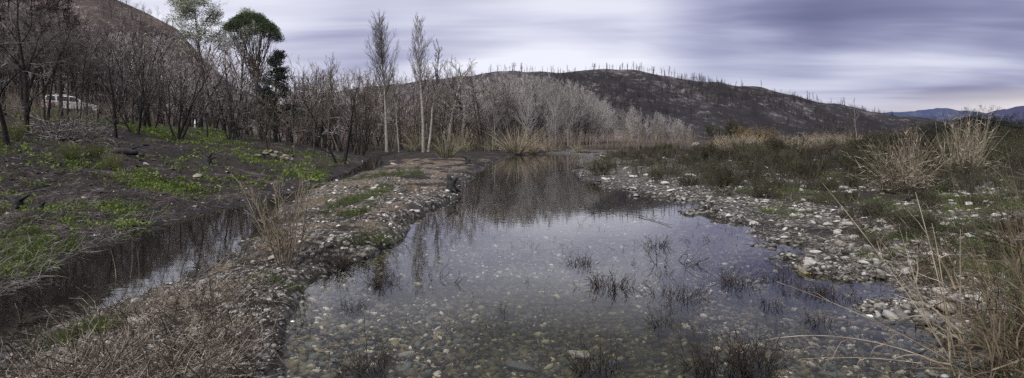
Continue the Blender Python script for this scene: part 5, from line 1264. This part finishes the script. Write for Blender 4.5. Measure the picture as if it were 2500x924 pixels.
ov = N(nt, 'ShaderNodeMapRange', clamp=True); ov.inputs[1].default_value = .23; ov.inputs[2].default_value = .33; L(sx_.outputs[2], ov.inputs[0])
ovm = N(nt, 'ShaderNodeMix', data_type='RGBA'); ovm.inputs[7].default_value = (.17, .17, .185, 1); L(mth('MULTIPLY', ov.outputs[0], .92), ovm.inputs[0]); L(gmx.outputs[2], ovm.inputs[6])
zenith_fill = N(nt, 'ShaderNodeMapRange', clamp=True); zenith_fill.inputs[1].default_value = .5; zenith_fill.inputs[2].default_value = .8; zenith_fill.inputs[3].default_value = 1.0; zenith_fill.inputs[4].default_value = 6.0; L(sx_.outputs[2], zenith_fill.inputs[0])  # unseen zenith made brighter, added fill for the ambient light below
bg2 = N(nt, 'ShaderNodeBackground'); L(mth('MULTIPLY', zenith_fill.outputs[0], 1.25), bg2.inputs[1]); L(ovm.outputs[2], bg2.inputs[0])
ms = N(nt, 'ShaderNodeMixShader'); ms.inputs[0].default_value = .92; L(bg1.outputs[0], ms.inputs[1]); L(bg2.outputs[0], ms.inputs[2]); L(ms.outputs[0], out.inputs[0])

sd = bpy.data.lights.new('sun', 'SUN'); sd.energy = 3.2; sd.angle = math.radians(14); sd.color = (1, .96, .90)
so = bpy.data.objects.new('sun', sd); C.objects.link(so)
dirv = Vector((math.sin(SUN_AZ) * math.cos(SUN_EL), math.cos(SUN_AZ) * math.cos(SUN_EL), math.sin(SUN_EL)))
so.rotation_euler = dirv.to_track_quat('Z', 'Y').to_euler(); so.location = (0, 0, 60)

cd = bpy.data.cameras.new('camera'); co = bpy.data.objects.new('camera', cd); C.objects.link(co)
co.location = (0, 0, EYE); co.rotation_euler = (math.radians(90), 0, 0)
cd.sensor_width = 36; cd.lens = F / 2500 * 36; cd.shift_y = (HZ - 462) / 2500; cd.clip_end = 20000; cd.clip_start = .05
S = bpy.context.scene; S.camera = co
S.view_settings.view_transform = 'Standard'; S.view_settings.look = 'None'; S.view_settings.exposure = 0; S.view_settings.gamma = 1
S.cycles.use_denoising = False; S.cycles.use_adaptive_sampling = False; S.cycles.max_bounces = 6; S.cycles.diffuse_bounces = 2; S.cycles.glossy_bounces = 2; S.cycles.transparent_max_bounces = 12; S.cycles.transmission_bounces = 2
S.cycles.caustics_reflective = False; S.cycles.caustics_refractive = False
